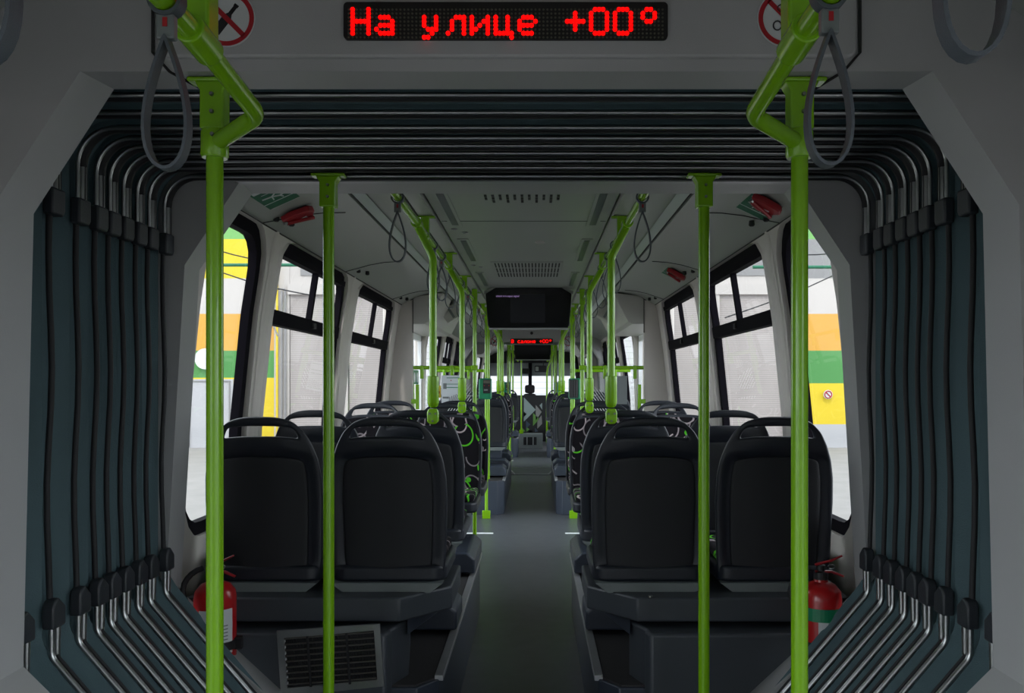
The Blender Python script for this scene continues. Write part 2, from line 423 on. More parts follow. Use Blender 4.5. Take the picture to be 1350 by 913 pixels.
# end wall and windscreen
ew = MB()
ew.box(-1.27, 1.27, 21.4, 21.46, 0, .95); ew.box(-1.27, -1.1, 21.4, 21.46, .95, 2.1); ew.box(1.1, 1.27, 21.4, 21.46, .95, 2.1); ew.box(-1.27, 1.27, 21.4, 21.46, 2.02, 2.5)
struct(ew.build('wall_front', M['rubber']))
ws = struct(empty('window_%d' % (winno[0]+1), (0, 21.42, .95)))
g = MB(); g.grid(lambda u, v: (-1.1+2.2*u, 0, 1.07*v), 1, 1); g.build('pane', M['glass'], ws)
f = MB(); f.box(-.12, -.03, -.06, .0, -.1, 1.07); f.build('window_frame', M['wframe'], ws)
f = MB(); f.box(-1.1, 1.1, -.04, -.02, .74, 1.07); f.build('sun_blind', M['plate'], ws)

# ------------------------------------------------------------------ portals
def ring_faces(n, K, close=True): return [(k*n+i, k*n+(i+1) % n, (k+1)*n+(i+1) % n, (k+1)*n+i) for k in range(K) for i in range(n)]
def octo(ht, hs, hb, zt, zs, zb, hf=None, zf=0.0):
    """half outline top, side, lower side, floor -> closed loop"""
    H = [(ht, zt), (hs, zs), (hb, zb), (hf, zf)]
    return H+[(-x, z) for x, z in reversed(H)]
def portal(name, y0, y1, o0, o1, flip=False, outer=1.5, m='portal', lip=.05):
    """a flat face at y0 around the opening, a sloped reveal to y1"""
    n = len(o0)
    def outp(p):
        x, z = p
        if z > 2.0 and abs(x) < 1.05: return (x*1.0, 2.7)
        if z < .1: return (x*2.5, -.05)
        return (math.copysign(outer, x), z+(.9 if z > 1.8 else (-.2 if z < 1 else 0)))
    big = [outp(p) for p in o0]
    vs = [(x, y0, z) for x, z in big]+[(x, y0, z) for x, z in o0]+[(x, y1, z) for x, z in o1]+[(x, y1, z) for x, z in big]
    mb = MB(); mb.add(vs, ring_faces(n, 3))
    return struct(mb.build(name, M[m], bevel=.012))
# near portal: the camera looks at its face
def near_portal(y, m='portal'):
    oa = octo(.925, 1.112, 1.135, 2.176, 1.888, .835, .22, -.05)
    ob = octo(.912, 1.098, 1.122, 2.180, 1.892, .845, .22, -.045)
    return portal('trim_1', y, y+.12, oa, ob, m=m)
tp1 = near_portal(1.80)
def far_portal(y):
    # face at y towards the bellows, then a broad pale reveal
    oa = octo(.948, 1.138, 1.205, 2.192, 1.905, .760, .36, -.05)
    ob = octo(.968, 1.160, 1.228, 2.190, 1.912, .745, .37, -.045)
    return portal('trim_2', y, y+.18, oa, ob)
tp2 = far_portal(2.84)
near_portal(13.6); far_portal(14.7)
# pale inner band and dark lintel strip of the far portal
for y in (2.84, 14.7):
    b = MB(); b.box(-.96, .96, y-.02, y+.012, 2.185, 2.215)
    b.build('lintel_strip', M['alu'], tp2)
# service cover on the portal face
def cover(y, parent):
    c = MB(); c.prism(rrect(-.752, .757, 2.203, 2.62, .02), y-.012, y+.01)
    c.build('service_cover', M['portal'], parent, bevel=.006)
    s_ = MB()
    for sx in (-1, 1):
        s_.tube([(sx*.765, y-.004, 2.6), (sx*.765, y-.004, 2.215), (sx*.73, y-.002, 2.175), (sx*.705, y+.10, 2.175)], .0035, 6)
    s_.build('seam_line', M['line'], parent)
cover(1.80, tp1)
# coving seam on the near portal face corners
s_ = MB()
for sx in (-1, 1):
    s_.tube([(sx*(1.26-.40*t+.0*t), 1.794, 2.19+.255*math.sin(t*1.35)) for t in [k/12 for k in range(13)]], .004, 6)
s_.build('coving_seam', M['line'], tp1)

# ------------------------------------------------------------------ bellows
SX, ZT, CR = 1.19, 2.205, .115
def bprof(off=0.):
    """half section of the bellows, from top centre round to the floor"""
    P = [(0, ZT+off), (.5, ZT+off)]
    cx, cz = SX-CR, ZT-CR; r = CR+off
    P += [(cx+r*math.sin(R(a)), cz+r*math.cos(R(a))) for a in range(0, 91, 10)]
    P += [(SX+off, z) for z in (1.98, 1.7, 1.4, 1.15, .915, .85)]
    P += [(SX+off*.9-.005, .83), (SX-.02+off*.8, .805)]
    for k in range(1, 6): P.append((SX-.02+off*.75-.70*k/5*.98, .805-off*.65-.82*k/5))
    return P
def bellows(y0, y1, hoops, label):
    root = empty('gangway_bellows', (0, (y0+y1)/2, 0), label, 'bellows')
    yc = (y0+y1)/2
    ys = [y0]+hoops+[y1]
    rings = []
    for a, b in zip(ys, ys[1:]):
        for k in range(6):
            t = k/6; rings.append((a+(b-a)*t-yc, .008+.045*math.sin(math.pi*t)**.8))
    rings.append((y1-yc, .008))
    mb = MB()
    for sx in (-1, 1):
        P = [bprof(o) for _, o in rings]
        def fn(u, v, P=P):
            j = round(v*(len(rings)-1)); i = round(u*(len(P[0])-1)); return (sx*P[j][i][0], rings[j][0], P[j][i][1])
        mb.grid(fn, len(P[0])-1, len(rings)-1)
    mb.build('bellows_fabric', M['bellow'], root, smooth=50)
    # one hoop: metal rail over the top and round the corners, cords down the sides, metal rails along the slopes
    def hoop(first):
        top = [(x, 0, z) for x, z in bprof(-.014) if z > 1.95]
        top[-1] = (top[-1][0], 0, 1.985)
        path = [(-x, y, z) for x, y, z in reversed(top[1:])]+top
        h = MB(); h.tube(path, .0062, 8)
        ho = h.build('hoop', M['steel'], root, smooth=60)
        sh = MB()
        sh.tube([(x, .026, z+.004 if z > 2.1 else z) for x, y, z in path], .012, 6)
        sh.build('hoop_clamp', M['rubber'], ho, smooth=60)
        for sx in (-1, 1):
            sl = MB(); sl.tube([(sx*(SX-.014), .024, 1.995), (sx*(SX-.014), .024, 2.09)], .011, 8)
            sl.build('side_sleeve', M['steel'], ho, smooth=60)
        for sx in (-1, 1):
            c = MB(); c.prism([(-.018, 1.93), (.034, 1.93), (.042, 1.945), (.042, 2.0), (-.018, 2.0)], sx*(SX-.030), sx*(SX-.002), axis=0); c.build('end_cap', M['capr'], ho, bevel=.006)
            c = MB(); c.prism([(-.020, .875), (.036, .875), (.036, .925), (.006, .953), (-.012, .947), (-.020, .93)], sx*(SX-.034), sx*(SX-.002), axis=0); c.build('end_cap', M['capr'], ho, bevel=.006)
            c = MB()
            c.tube([(sx*(SX-.006+.004*math.sin(k*1.1)), .008+.006*math.sin(k*.55), 1.94-k*.1) for k in range(11)], .0078, 8); c.build('cord', M['rubber'], ho, smooth=60)
            c = MB()
            c.tube(fillet([(sx*(SX-.016), 0, .88), (sx*(SX-.016), 0, .80), (sx*(SX-.016-.70), 0, -.02)], .05), .0085, 10)
            c.tube([(sx*(SX-.016), .027, .88), (sx*(SX-.014), .027, .79)], .009, 8)
            c.build('slope_rail', M['steel'], ho, smooth=60)
            c = MB(); c.tube([(sx*(SX-.02), .018, .80), (sx*(SX-.72), .022, -.02)], .005, 6)
            c.build('rail_gasket', M['rubber'], ho, smooth=60)
        return ho
    h0 = hoop(True)
    for i, y in enumerate(hoops):
        h = h0 if i == 0 else copy_tree(h0, root)
        h.location = (0, y-yc, 0)
        for c in h.children:
            pass
    return root
bellows(1.9, 2.86, [1.99, 2.12, 2.245, 2.34, 2.415, 2.494, 2.58, 2.66, 2.77], 'dark teal folding bellows with silver hoops framing the passage beside two tall lime poles')
bellows(13.7, 14.72, [13.8, 13.97, 14.14, 14.31, 14.48, 14.64], 'small distant bellows behind the second red display, mostly hidden by poles')

# ------------------------------------------------------------------ LED displays
def led_cells(rows): return [(c, r) for r, s_ in enumerate(rows) for c, ch in enumerate(s_) if ch == '#']
def text_outside():
    S = set()
    def v(c, r0, r1): S.update((c, r) for r in range(r0, r1+1))
    def h(r, c0, c1): S.update((c, r) for c in range(c0, c1+1))
    v(1, 0, 6); v(5, 0, 6); h(3, 1, 5)
    h(2, 8, 10); v(11, 3, 6); h(4, 8, 11); S.add((7, 5)); h(6, 8, 11)
    v(19, 2, 4); v(22, 2, 5); h(5, 20, 22); S.add((21, 6)); h(7, 19, 20)
    S.add((25, 6)); v(26, 3, 5); h(2, 27, 29); v(29, 2, 6)
    v(31, 2, 6); S.update({(32, 5), (33, 4), (34, 3)}); v(35, 2, 6)
    v(37, 2, 6); v(40, 2, 6); h(6, 37, 41); S.add((41, 7))
    v(43, 3, 5); h(2, 44, 46); S.add((47, 3)); h(4, 43, 46); h(6, 44, 46)
    plus(S); return S
def plus(S):
    def v(c, r0, r1): S.update((c, r) for r in range(r0, r1+1))
    def h(r, c0, c1): S.update((c, r) for c in range(c0, c1+1))
    h(3, 55, 59); v(57, 1, 5)
    for c in (61, 67): v(c, 1, 5); v(c+4, 1, 5); h(0, c+1, c+3); h(6, c+1, c+3)
    v(74, 1, 2); v(77, 1, 2); h(0, 75, 76); h(3, 75, 76)
def text_inside():
    S = set()
    def v(c, r0, r1): S.update((c, r) for r in range(r0, r1+1))
    def h(r, c0, c1): S.update((c, r) for c in range(c0, c1+1))
    v(1, 0, 6); h(0, 1, 4); h(3, 1, 4); h(6, 1, 4); v(5, 1, 2); v(5, 4, 5)
    v(13, 3, 5); h(2, 14, 17); h(6, 14, 17)
    h(2, 20, 22); v(23, 3, 6); h(4, 20, 23); S.add((19, 5)); h(6, 20, 23)
    S.add((25, 6)); v(26, 3, 5); h(2, 27, 29); v(29, 2, 6)
    v(31, 3, 5); v(35, 3, 5); h(2, 32, 34); h(6, 32, 34)
    v(37, 2, 6); v(41, 2, 6); h(4, 37, 41)
    v(43, 3, 5); h(2, 44, 46); S.add((47, 3)); h(4, 43, 46); h(6, 44, 46)
    plus(S); return S
def led(xc, y, zc, cells, label, W=.696, H=.080, fine=True):
    root = empty('led_display', (xc, y, zc), label, 'display', 'red dot matrix displays')
    b = MB(); b.prism(rrect(-W/2, W/2, -H/2, H/2, .009), -.006, .02); b.build('housing', M['ledback'], root)
    p = .00852; x0 = -39.5*p; z0 = H/2-.0165
    on, off = MB(), MB()
    k = 10 if fine else 6
    for c in range(80):
        for r in range(8):
            x, z = x0+c*p, z0-r*p
            if (c, r) in cells: on.prism(circle(x, z, p*.55, k), -.0085, -.005)
            elif fine: off.prism(circle(x, z, p*.27, 6), -.0075, -.005)
    if fine: off.build('unlit_dots', M['ledoff'], root)
    on.build('lit_dots', M['ledon'], root)
    return root
led(-.001, 1.786, 2.2775, text_outside(), 'red dot matrix display above the bellows reading outdoor temperature')
led(-.001, 13.59, 2.19, text_inside(), 'small distant red dot matrix display beneath the hanging black screen', fine=False)
cam2 = MB(); cam2.tube([(0, 13.6, 2.32), (0, 13.555, 2.32)], .024, 14)
tag(cam2.build('surveillance_camera', M['black']), 'small black dome camera above the distant red display', 'camera')

# ------------------------------------------------------------------ round prohibition stickers
def no_sign(x, y, z, r, kind, label):
    root = empty('prohibition_sign', (x, y, z), label, 'sign')
    b = MB(); b.prism(circle(0, 0, r, 40), -.001, 0); b.build('backing', M['signwhite'], root)
    rg = MB()
    o, i = circle(0, 0, r*.96, 48), circle(0, 0, r*.80, 48)
    rg.add([(a, -.0022, c) for a, c in o]+[(a, -.0022, c) for a, c in i], ring_faces(48, 1))
    w = r*.085; L = r*.85; c45 = .7071
    rg.add([((-L-w)*c45, -.0022, (L-w)*c45), ((-L+w)*c45, -.0022, (L+w)*c45), ((L+w)*c45, -.0022, (-L+w)*c45), ((L-w)*c45, -.0022, (-L-w)*c45)], [(0, 1, 2, 3)])
    rg.build('red_ring', M['signred'], root)
    g = MB()
    if kind == 'bottle':
        poly = [(-.012, -.52), (.012, -.52), (.3, -.1), (.3, -.52)]
        bt = [(-.16, -.62), (.16, -.62), (.16, .05), (.07, .2), (.07, .5), (.09, .5), (.09, .6), (-.09, .6), (-.09, .5), (-.07, .5), (-.07, .2), (-.16, .05)]
        a = R(-38)
        g.add([(r*(px*math.cos(a)-pz*math.sin(a)), -.0016, r*(px*math.sin(a)+pz*math.cos(a))) for px, pz in bt], [tuple(range(12))])
    else:
        g.tube([(r*(-.3+.14*math.cos(t)), -.0016, r*(-.25+.16*math.sin(t))) for t in [k*.5 for k in range(13)]], r*.025, 5)
        g.tube([(r*(-.1+.2*math.cos(t)), -.0016, r*(.35+.14*math.sin(t))) for t in [k*.5 for k in range(13)]], r*.025, 5)
        g.tube([(-r*.1, -.0016, r*.2), (r*.2, -.0016, -r*.5)], r*.03, 5)
    g.build('pictogram', M['black'], root)
no_sign(-.602, 1.787, 2.285, .062, 'bottle', 'round no bottles sticker beside the large red display')
no_sign(.602, 1.787, 2.285, .062, 'other', 'round prohibition sticker half hidden by the bent lime rail')
no_sign(-.60, 13.59, 2.19, .08, 'bottle', 'tiny distant prohibition sticker near the far red display, bottle side')
no_sign(.60, 13.59, 2.19, .08, 'other', 'tiny distant prohibition sticker near the far red display, screen rail side')

# ------------------------------------------------------------------ grab poles and rails
SIDE = {-1: 'left', 1: 'right'}
def flange(mb, x, y, ztop, h=.10, r=.026, fl=.055, bolts=None):
    mb.box(x-fl, x+fl, y-.022, y+.022, ztop-.010, ztop)
    mb.prism([(x-r-.012, ztop-.01), (x-r, ztop-.03), (x-r, ztop-h), (x+r, ztop-h), (x+r, ztop-.03), (x+r+.012, ztop-.01)], y-.022, y+.022)
def bolts(root, pts, r=.005, dy=-.006):
    b = MB()
    for x, y, z in pts: b.tube([(x, y, z), (x, y+dy, z)], [r, r*.8], 8)
    b.build('bolts', M['bolt'], root)
def portal_pole(side, y, x, label, ztop=2.175, r=.0185):
    root = empty('grab_pole', (x, y, 0), label, 'pole', 'tall poles framing the gangway')
    p = MB(); p.cyl(0, 0, 0.0, ztop-.05, r, 24); p.build('tube', M['green'], root, smooth=60)
    f = MB(); flange(f, 0, 0, ztop, .115 if y < 2 else .11); f.build('top_bracket', M['green'], root, bevel=.004)
    c = MB(); c.lathe(0, 0, [(.026, 0), (.04, 0), (.04, .006), (.026, .014), (.02, .03)], 20); c.build('floor_collar', M['green'], root)
    bolts(root, [(0.002, -.0225, ztop-.04), (0.002, -.0225, ztop-.078)])
    return root
for side in (-1, 1):
    pn = portal_pole(side, 1.845, side*.650, 'thick lime green pole with bent rail joined at its top, %s of the passage' % SIDE[side])
    pn.rotation_euler.z = 0
    c = MB(); c.lathe(0, 0, [(.027, 2.0), (.030, 2.005), (.030, 2.055), (.027, 2.062)], 24); c.build('rail_clamp', M['green'], pn, smooth=50)
    bolts(pn, [(0.006, -.029, 2.045)])
    portal_pole(side, 2.72, side*.615, 'slim lime green pole in front of the rear row seats, %s of the aisle' % SIDE[side], ztop=2.185, r=.0182)
# near overhead rail: comes from behind the camera, hangs from a bracket, dips and elbows back to the pole
for side in (-1, 1):
    root = empty('overhead_rail', (side*.515, .4, 2.09), 'lime green overhead handrail bending back to the thick %s pole' % SIDE[side], 'handrail', 'overhead handrails')
    o = Vector((side*.515, .4, 2.09))
    t = MB()
    pts = [Vector(p)-o for p in ((side*.505, -3.6, 2.095), (side*.51, 1.15, 2.095), (side*.517, 1.40, 2.095), (side*.512, 1.72, 2.055), (side*.65, 1.845, 2.032))]
    t.tube(fillet(pts, [.3, .3, .075], 10), .0185, 20); t.build('tube', M['green'], root, smooth=60)
    j = MB(); q = [Vector(p)-o for p in ((side*.5165, 1.385, 2.095), (side*.5165, 1.475, 2.088))]
    j.tube([q[0], q[1]], .0265, 20); j.build('joint_sleeve', M['green'], root, bevel=.003)
    h = MB(); h.box(-.022, .022, 1.41-.4, 1.46-.4, .0, .32); h.build('ceiling_bracket', M['green'], root, bevel=.006)

def strap(x, y, z, label, first=[None]):
    L = .262
    if first[0] is None:
        root = empty('grab_strap', (0, 0, 0))
        # collar round the rail (two bands), buckle, hanging loop
        c = MB()
        n = 18
        ring = [(0.0+.024*math.sin(2*math.pi*k/n), 0, .024*math.cos(2*math.pi*k/n)) for k in range(n)]
        def band(path, w, th, close=True, wy=None):
            m_ = MB(); N = len(path); vs = []
            for i, (px, py, pz) in enumerate(path):
                a, b = path[i-1 if (close or i > 0) else 0], path[(i+1) % N if (close or i < N-1) else N-1]
                tx, tz = b[0]-a[0], b[2]-a[2]; L_ = math.hypot(tx, tz) or 1
                nx, nz = -tz/L_*th/2, tx/L_*th/2
                ww = w[i] if hasattr(w, '__len__') else w
                vs += [(px+nx, py-ww, pz+nz), (px+nx, py+ww, pz+nz), (px-nx, py+ww, pz-nz), (px-nx, py-ww, pz-nz)]
            fs = [(i*4+k, i*4+(k+1) % 4, ((i+1) % N)*4+(k+1) % 4, ((i+1) % N)*4+k) for i in range(N if close else N-1) for k in range(4)]
            return m_.add(vs, fs)
        m1 = band(ring, .012, .006); m1.build('collar', M['strap'], root, smooth=60)
        bk = MB(); bk.box(-.014, .014, -.008, .008, -.062, -.024); bk.build('buckle', M['plate'], root, bevel=.003)
        rd = MB(); rd.box(-.003, .004, -.0095, -.008, -.044, -.030); rd.build('red_mark', M['signred'], root)
        path = []
        for k in range(33):
            t = k/32*2*math.pi
            # drop shape: t=0 at the apex
            zz = -.058-(L-.058)*(1-math.cos(t))/2
            xx = .044*math.sin(t)*(.5-.5*math.cos(t))**.55
            path.append((xx, 0, zz))
        m2 = band(path[:-1], .011, .005); m2.build('loop', M['strap'], root, smooth=60)
        first[0] = root; r_ = root
    else:
        r_ = copy_tree(first[0])
    r_.location = (x, y, z); r_.rotation_euler.z = R(random.uniform(-8, 8)) if y > 3.6 else 0
    return tag(r_, label, 'strap', 'grey grab straps on the rails')
strap(-.51, 1.29, 2.095, 'grey grab strap hanging beside the thick left pole')
strap(.512, 1.27, 2.095, 'grey grab strap hanging beside the thick right pole')
strap(-.51, .86, 2.095, 'large grey grab strap cut off at the top left corner')
strap(.51, .85, 2.095, 'large grey grab strap cut off at the top right corner')

# section B and C rails with hanging straps
NTH = ['first', 'second', 'third', 'fourth', 'fifth', 'sixth', 'seventh', 'eighth', 'ninth', 'tenth', 'eleventh', 'twelfth']
RX, RZ = .497, 2.255
STR_Y = [3.37, 4.55, 4.95, 5.45, 6.25, 6.9, 7.5, 8.2, 8.9, 10.2, 11.3, 12.4]
BR_Y = [4.22, 5.40, 6.55, 7.75, 8.85, 9.95, 11.2, 12.4]
for side in (-1, 1):
    root = empty('overhead_rail', (side*RX, 3.0, RZ), 'long lime green overhead rail running past the hanging black screen, %s side' % SIDE[side], 'handrail', 'overhead handrails')
    t = MB(); t.tube([(0, -.0, 0), (0, 10.4, 0)], .0175, 16); t.build('tube', M['green'], root, smooth=60)
    for y in BR_Y:
        b = MB(); b.box(-.05, .05, y-3-.022, y-3+.022, 2.348-RZ-.008, 2.348-RZ); b.box(-.020, .020, y-3-.02, y-3+.02, -.02, 2.348-RZ-.004)
        b.build('ceiling_bracket', M['green'], root, bevel=.003)
    for k, y in enumerate(STR_Y):
        strap(side*RX, y, RZ, 'small grey grab strap, %s along the long %s rail' % (NTH[k], SIDE[side]))
    root = empty('overhead_rail', (side*RX, 14.9, RZ), 'far overhead rail beyond the distant red display, %s side' % SIDE[side], 'handrail', 'overhead handrails')
    t = MB(); t.tube(fillet([(0, 0, 0), (0, 2.6, 0), (-side*.18, 3.0, -.28)], .2), .0175, 10); t.build('tube', M['green'], root, smooth=60)

def seat_pole(side, y, ytop, label, x=.419, z0=1.396, ztop=RZ):
    """stands on a seat-corner clamp, bends over to the overhead rail"""
    root = empty('grab_pole', (side*x, y, z0), label, 'pole', 'poles on the seat corners')
    o = Vector((side*x, y, z0))
    t = MB(); t.tube(fillet([(0, 0, .02), (0, 0, 2.09-z0), Vector((side*RX, ytop, ztop-.01))-o], .10), .0178, 18); t.build('tube', M['green'], root, smooth=60)
    s_ = MB(); s_.lathe(0, 0, [(.012, -.01), (.022, -.004), (.0275, .012), (.0275, .135), (.024, .138)], 22); s_.build('lower_sleeve', M['green'], root, smooth=45)
    c = MB(); c.prism([(-.020, -.015), (.020, -.015), (.027, -.035), (.026, -.075), (.012, -.088), (-.012, -.088), (-.026, -.075), (-.027, -.035)], -.022, .022)
    cl = c.build('seat_clamp', M['green'], root, bevel=.006)
    b = MB()
    for px, pz in ((-.014, -.038), (.014, -.038), (0, -.072)): b.tube([(px, -.022, pz), (px, -.027, pz)], .005, 8)
    b.build('bolts', M['bolt'], cl)
    j = MB(); j.tube([Vector((side*RX, ytop-.045, ztop))-o, Vector((side*RX, ytop+.03, ztop))-o], .0255, 16); j.build('rail_joint', M['green'], root, bevel=.003)
for side in (-1, 1):
    s = SIDE[side]
    seat_pole(side, 3.905, 3.93, 'lime green pole rising from the second row seat corner, %s side' % s)
    seat_pole(side, 5.345, 5.40, 'lime green pole rising from the first patterned seat corner, %s side' % s, x=.41)
    seat_pole(side, 10.78, 10.7, 'distant lime green pole on a dark seat beyond the doors, %s side' % s)
    seat_pole(side, 12.15, 12.05, 'distant lime green pole on the far patterned seat, %s side' % s)

def floor_pole(x, y, ztop, label, r=.0178, base=True, z0=0.0):
    root = empty('grab_pole', (x, y, z0), label, 'pole', 'floor to ceiling poles')
    t = MB(); t.cyl(0, 0, 0, ztop-z0, r, 16); t.build('tube', M['green'], root, smooth=60)
    if base:
        b = MB(); b.box(-.045, .045, -.02, .02, 0, .09); b.build('floor_bracket', M['green'], root, bevel=.004)
    c = MB(); c.box(-.024, .024, -.022, .022, ztop-z0-.14, ztop-z0); c.build('top_bracket', M['green'], root, bevel=.004)
    return root
for side in (-1, 1):
    s = SIDE[side]
    floor_pole(side*.483, 7.45, 2.345, 'lime green pole ending the first door rail, %s side' % s)
    floor_pole(side*.483, 9.22, 2.345, 'lime green pole with ticket reader at the second door rail, %s side' % s)
    floor_pole(side*.483, 9.62, 2.345, 'lime green floor pole just past the ticket reader, %s side' % s)
    floor_pole(side*.49, 13.2, 2.345, 'far lime green pole before the second passage, %s side' % s)
    floor_pole(side*.44, 15.2, 2.34, 'far thin green pole past the second passage, %s side' % s)
    floor_pole(side*.44, 16.4, 2.34, 'far thin green pole beside the distant ticket reader, %s side' % s)
    floor_pole(side*.40, 17.0, 2.34, 'farthest thin green seat pole, %s side' % s)
floor_pole(-.255, 18.6, 2.1, 'thin bright green pole left of the driver seat', r=.016, z0=.37)
root = empty('grab_pole', (.31, 18.0, .22), 'bent bright green pole right of the driver seat', 'pole', 'floor to ceiling poles')
t = MB(); t.tube(fillet([(0, 0, 0), (0, 0, 1.55), (.16, -.9, 2.02)], .25), .02, 12); t.build('tube', M['green'], root, smooth=60)

# door rails across the bay, with screen hangers
for side in (-1, 1):
    s = SIDE[side]
    for (y, xw, nm) in ((7.43, 1.04, 'first'), (9.25, 1.12, 'second')):
        root = empty('door_rail', (side*.483, y, 1.64), '%s lime green horizontal rail by the %s door opening' % (nm, s), 'handrail', 'rails beside the doors')
        t = MB(); t.tube([(0, 0, 0), (side*(xw-.483), 0, 0)], .017, 12); t.build('tube', M['green'], root, smooth=60)
        c = MB(); c.box(-.03, .03, -.022, .022, -.022, .022); c.build('rail_clamp', M['green'], root, bevel=.005)
        for hx in (.20, .47):
            h = MB(); h.box(side*hx-.015, side*hx+.015, -.026, .02, -.10, .02); h.build('hanger', M['green'], root, bevel=.006)
    # striped glass screen
    root = empty('wind_screen', (side*.75, 7.43, 0), 'clear glass door screen printed with white diagonal stripes, %s side' % s, 'screen', 'glass screens by the doors')
    g = MB(); g.box(-.26, .26, -.004, .004, .55, 1.56); g.build('pane', M['doorglass'], root)
    st = MB()
    for k in range(9):
        xa = -side*.20+side*k*.022; za = 1.22+.004*k; ln = .05+.018*min(k, 9-k)*1.6
        for (zb, l2) in ((za, .05), (za+.09, ln)):
            st.add([(xa, -.006, zb), (xa+.008, -.006, zb), (xa-side*l2*.7+.008, -.006, zb+l2), (xa-side*l2*.7, -.006, zb+l2)], [(0, 1, 2, 3)])
    st.build('stripes', M['white'], root)
    lf = MB(); lf.box(-.26, .26, -.008, .008, .5, .56); lf.build('lower_rail', M['green'], root, bevel=.003)
    # grab handle on the bulkhead
    root = empty('bulkhead_handle', (side*.985, 7.40, 1.3), 'short vertical lime green handle on the %s door pillar' % s, 'handle', 'door pillar handles')
    h = MB(); h.box(-.015, .015, -.05, -.02, -.03, .19); h.box(-.015 if side < 0 else -.01, .055 if side > 0 else .015, -.045, -.02, .02, .06)
    if side < 0: h.box(-.055, .015, -.045, -.02, .02, .06)
    h.build('bar', M['green'], root, bevel=.004)

# information boards, stickers, readers
root = empty('route_board', (-.675, 7.36, 1.44), 'white notice board with green lines hanging from the rail', 'board')
b = MB(); b.box(-.095, .095, -.006, .006, -.13, .13); b.build('panel', M['gpost'], root)
b = MB()
for z in (.105, .05, .02, -.11): b.box(-.05, .085, -.0085, -.006, z, z+.006)
b.build('green_lines', M['readergreen'], root)
b = MB(); b.box(-.08, -.05, -.0085, -.006, .01, .06); b.box(-.085, -.03, -.0085, -.006, -.075, -.058); b.build('dark_blocks', M['plate'], root)
b = MB()
for k in range(9): b.add([(-.03+k*.013, -.0087, -.10), (-.026+k*.013, -.0087, -.10), (.0+k*.013-.02+.06*(k/9), -.0087, -.06+k*.008), (-.004+k*.013-.02+.06*(k/9), -.0087, -.06+k*.008)], [(0, 1, 2, 3)])
b.build('slanted_lines', M['black'], root)
b = MB(); b.tube([(-.01, -.0065, .085), (-.01, -.0095, .085)], .005, 8); b.build('red_dot', M['signred'], root)
root = empty('notice_board', (.775, 7.36, 1.44), 'blank pale grey board hanging by the door rail', 'board')
b = MB(); b.box(-.10, .10, -.006, .006, -.125, .125); b.build('panel', M['plate'], root)
b = MB(); b.box(.02, .08, -.008, -.006, -.02, .03); b.build('faint_label', M['plate'], root)
root = empty('door_sticker', (-1.205, 8.78, 1.58), 'turquoise sticker with two round blue symbols on the door glass', 'sticker')
b = MB(); b.box(-.002, .0, -.22, .22, -.09, .06); b.build('backing', M['readergreen'], root)
b = MB(); b.prism(circle(-.1, -.02, .06, 20), -.004, -.002, axis=0)if False else b.add([(.004, -.1+.06*math.cos(a), -.02+.055*math.sin(a)) for a in [k*.35 for k in range(18)]], [tuple(range(18))]); b.add([(.004, .1+.06*math.cos(a), -.02+.055*math.sin(a)) for a in [k*.35 for k in range(18)]], [tuple(range(18))])
b.build('symbols', M['white'], root)
root = empty('warning_sticker', (-.815, 7.46, 1.43), 'narrow yellow and red warning sticker beside the notice board', 'sticker')
b = MB(); b.box(-.028, .028, -.002, 0, -.06, .05); b.build('backing', M['yellow'], root)
b = MB(); b.add([(.0+.018*math.cos(a), -.003, -.01+.018*math.sin(a)) for a in [k*.35 for k in range(18)]], [tuple(range(18))]); b.build('red_symbol', M['signred'], root)

def reader(x, y, z, rot, label):
    root = empty('ticket_reader', (x, y, z), label, 'card reader', 'green ticket readers'); root.rotation_euler.z = R(rot)
    b = MB(); b.prism(rrect(-.07, .07, -.125, .105, .02), -.045, .045); b.build('body', M['readergreen'], root, bevel=.012)
    b = MB(); b.prism(rrect(-.022, .058, -.06, .09, .008), -.050, -.044); f_ = b.build('front_panel', M['black'], root)
    b = MB(); b.box(-.018, .054, -.0525, -.050, .05, .082); b.build('small_screen', M['ledoff'], f_)
    b = MB(); b.tube([(-.008, -.050, .025), (-.008, -.053, .025)], .005, 8); b.tube([(.042, -.050, .025), (.042, -.053, .025)], .005, 8); b.build('indicator', M['signred'], f_)
    b = MB(); b.box(-.012, .03, -.0515, -.050, -.03, -.015); b.build('card_symbol', M['plate'], f_)
    b = MB()
    for k in range(4): b.box(-.052+k*.027, -.052+k*.027+.023, .044, .058, -.11, .09)
    b.build('ribbed_back', M['black'], root, bevel=.003)
    return root
reader(-.490, 9.145, 1.45, 0, 'green ticket reader with black face on the pole past the left door')
reader(.505, 9.145, 1.45, 152, 'ticket reader seen from its dark ribbed back, past the right door')
reader(-.50, 16.3, 1.42, 0, 'distant small green ticket reader, left side')
reader(.50, 16.3, 1.42, 70, 'distant dark ticket reader, right side')

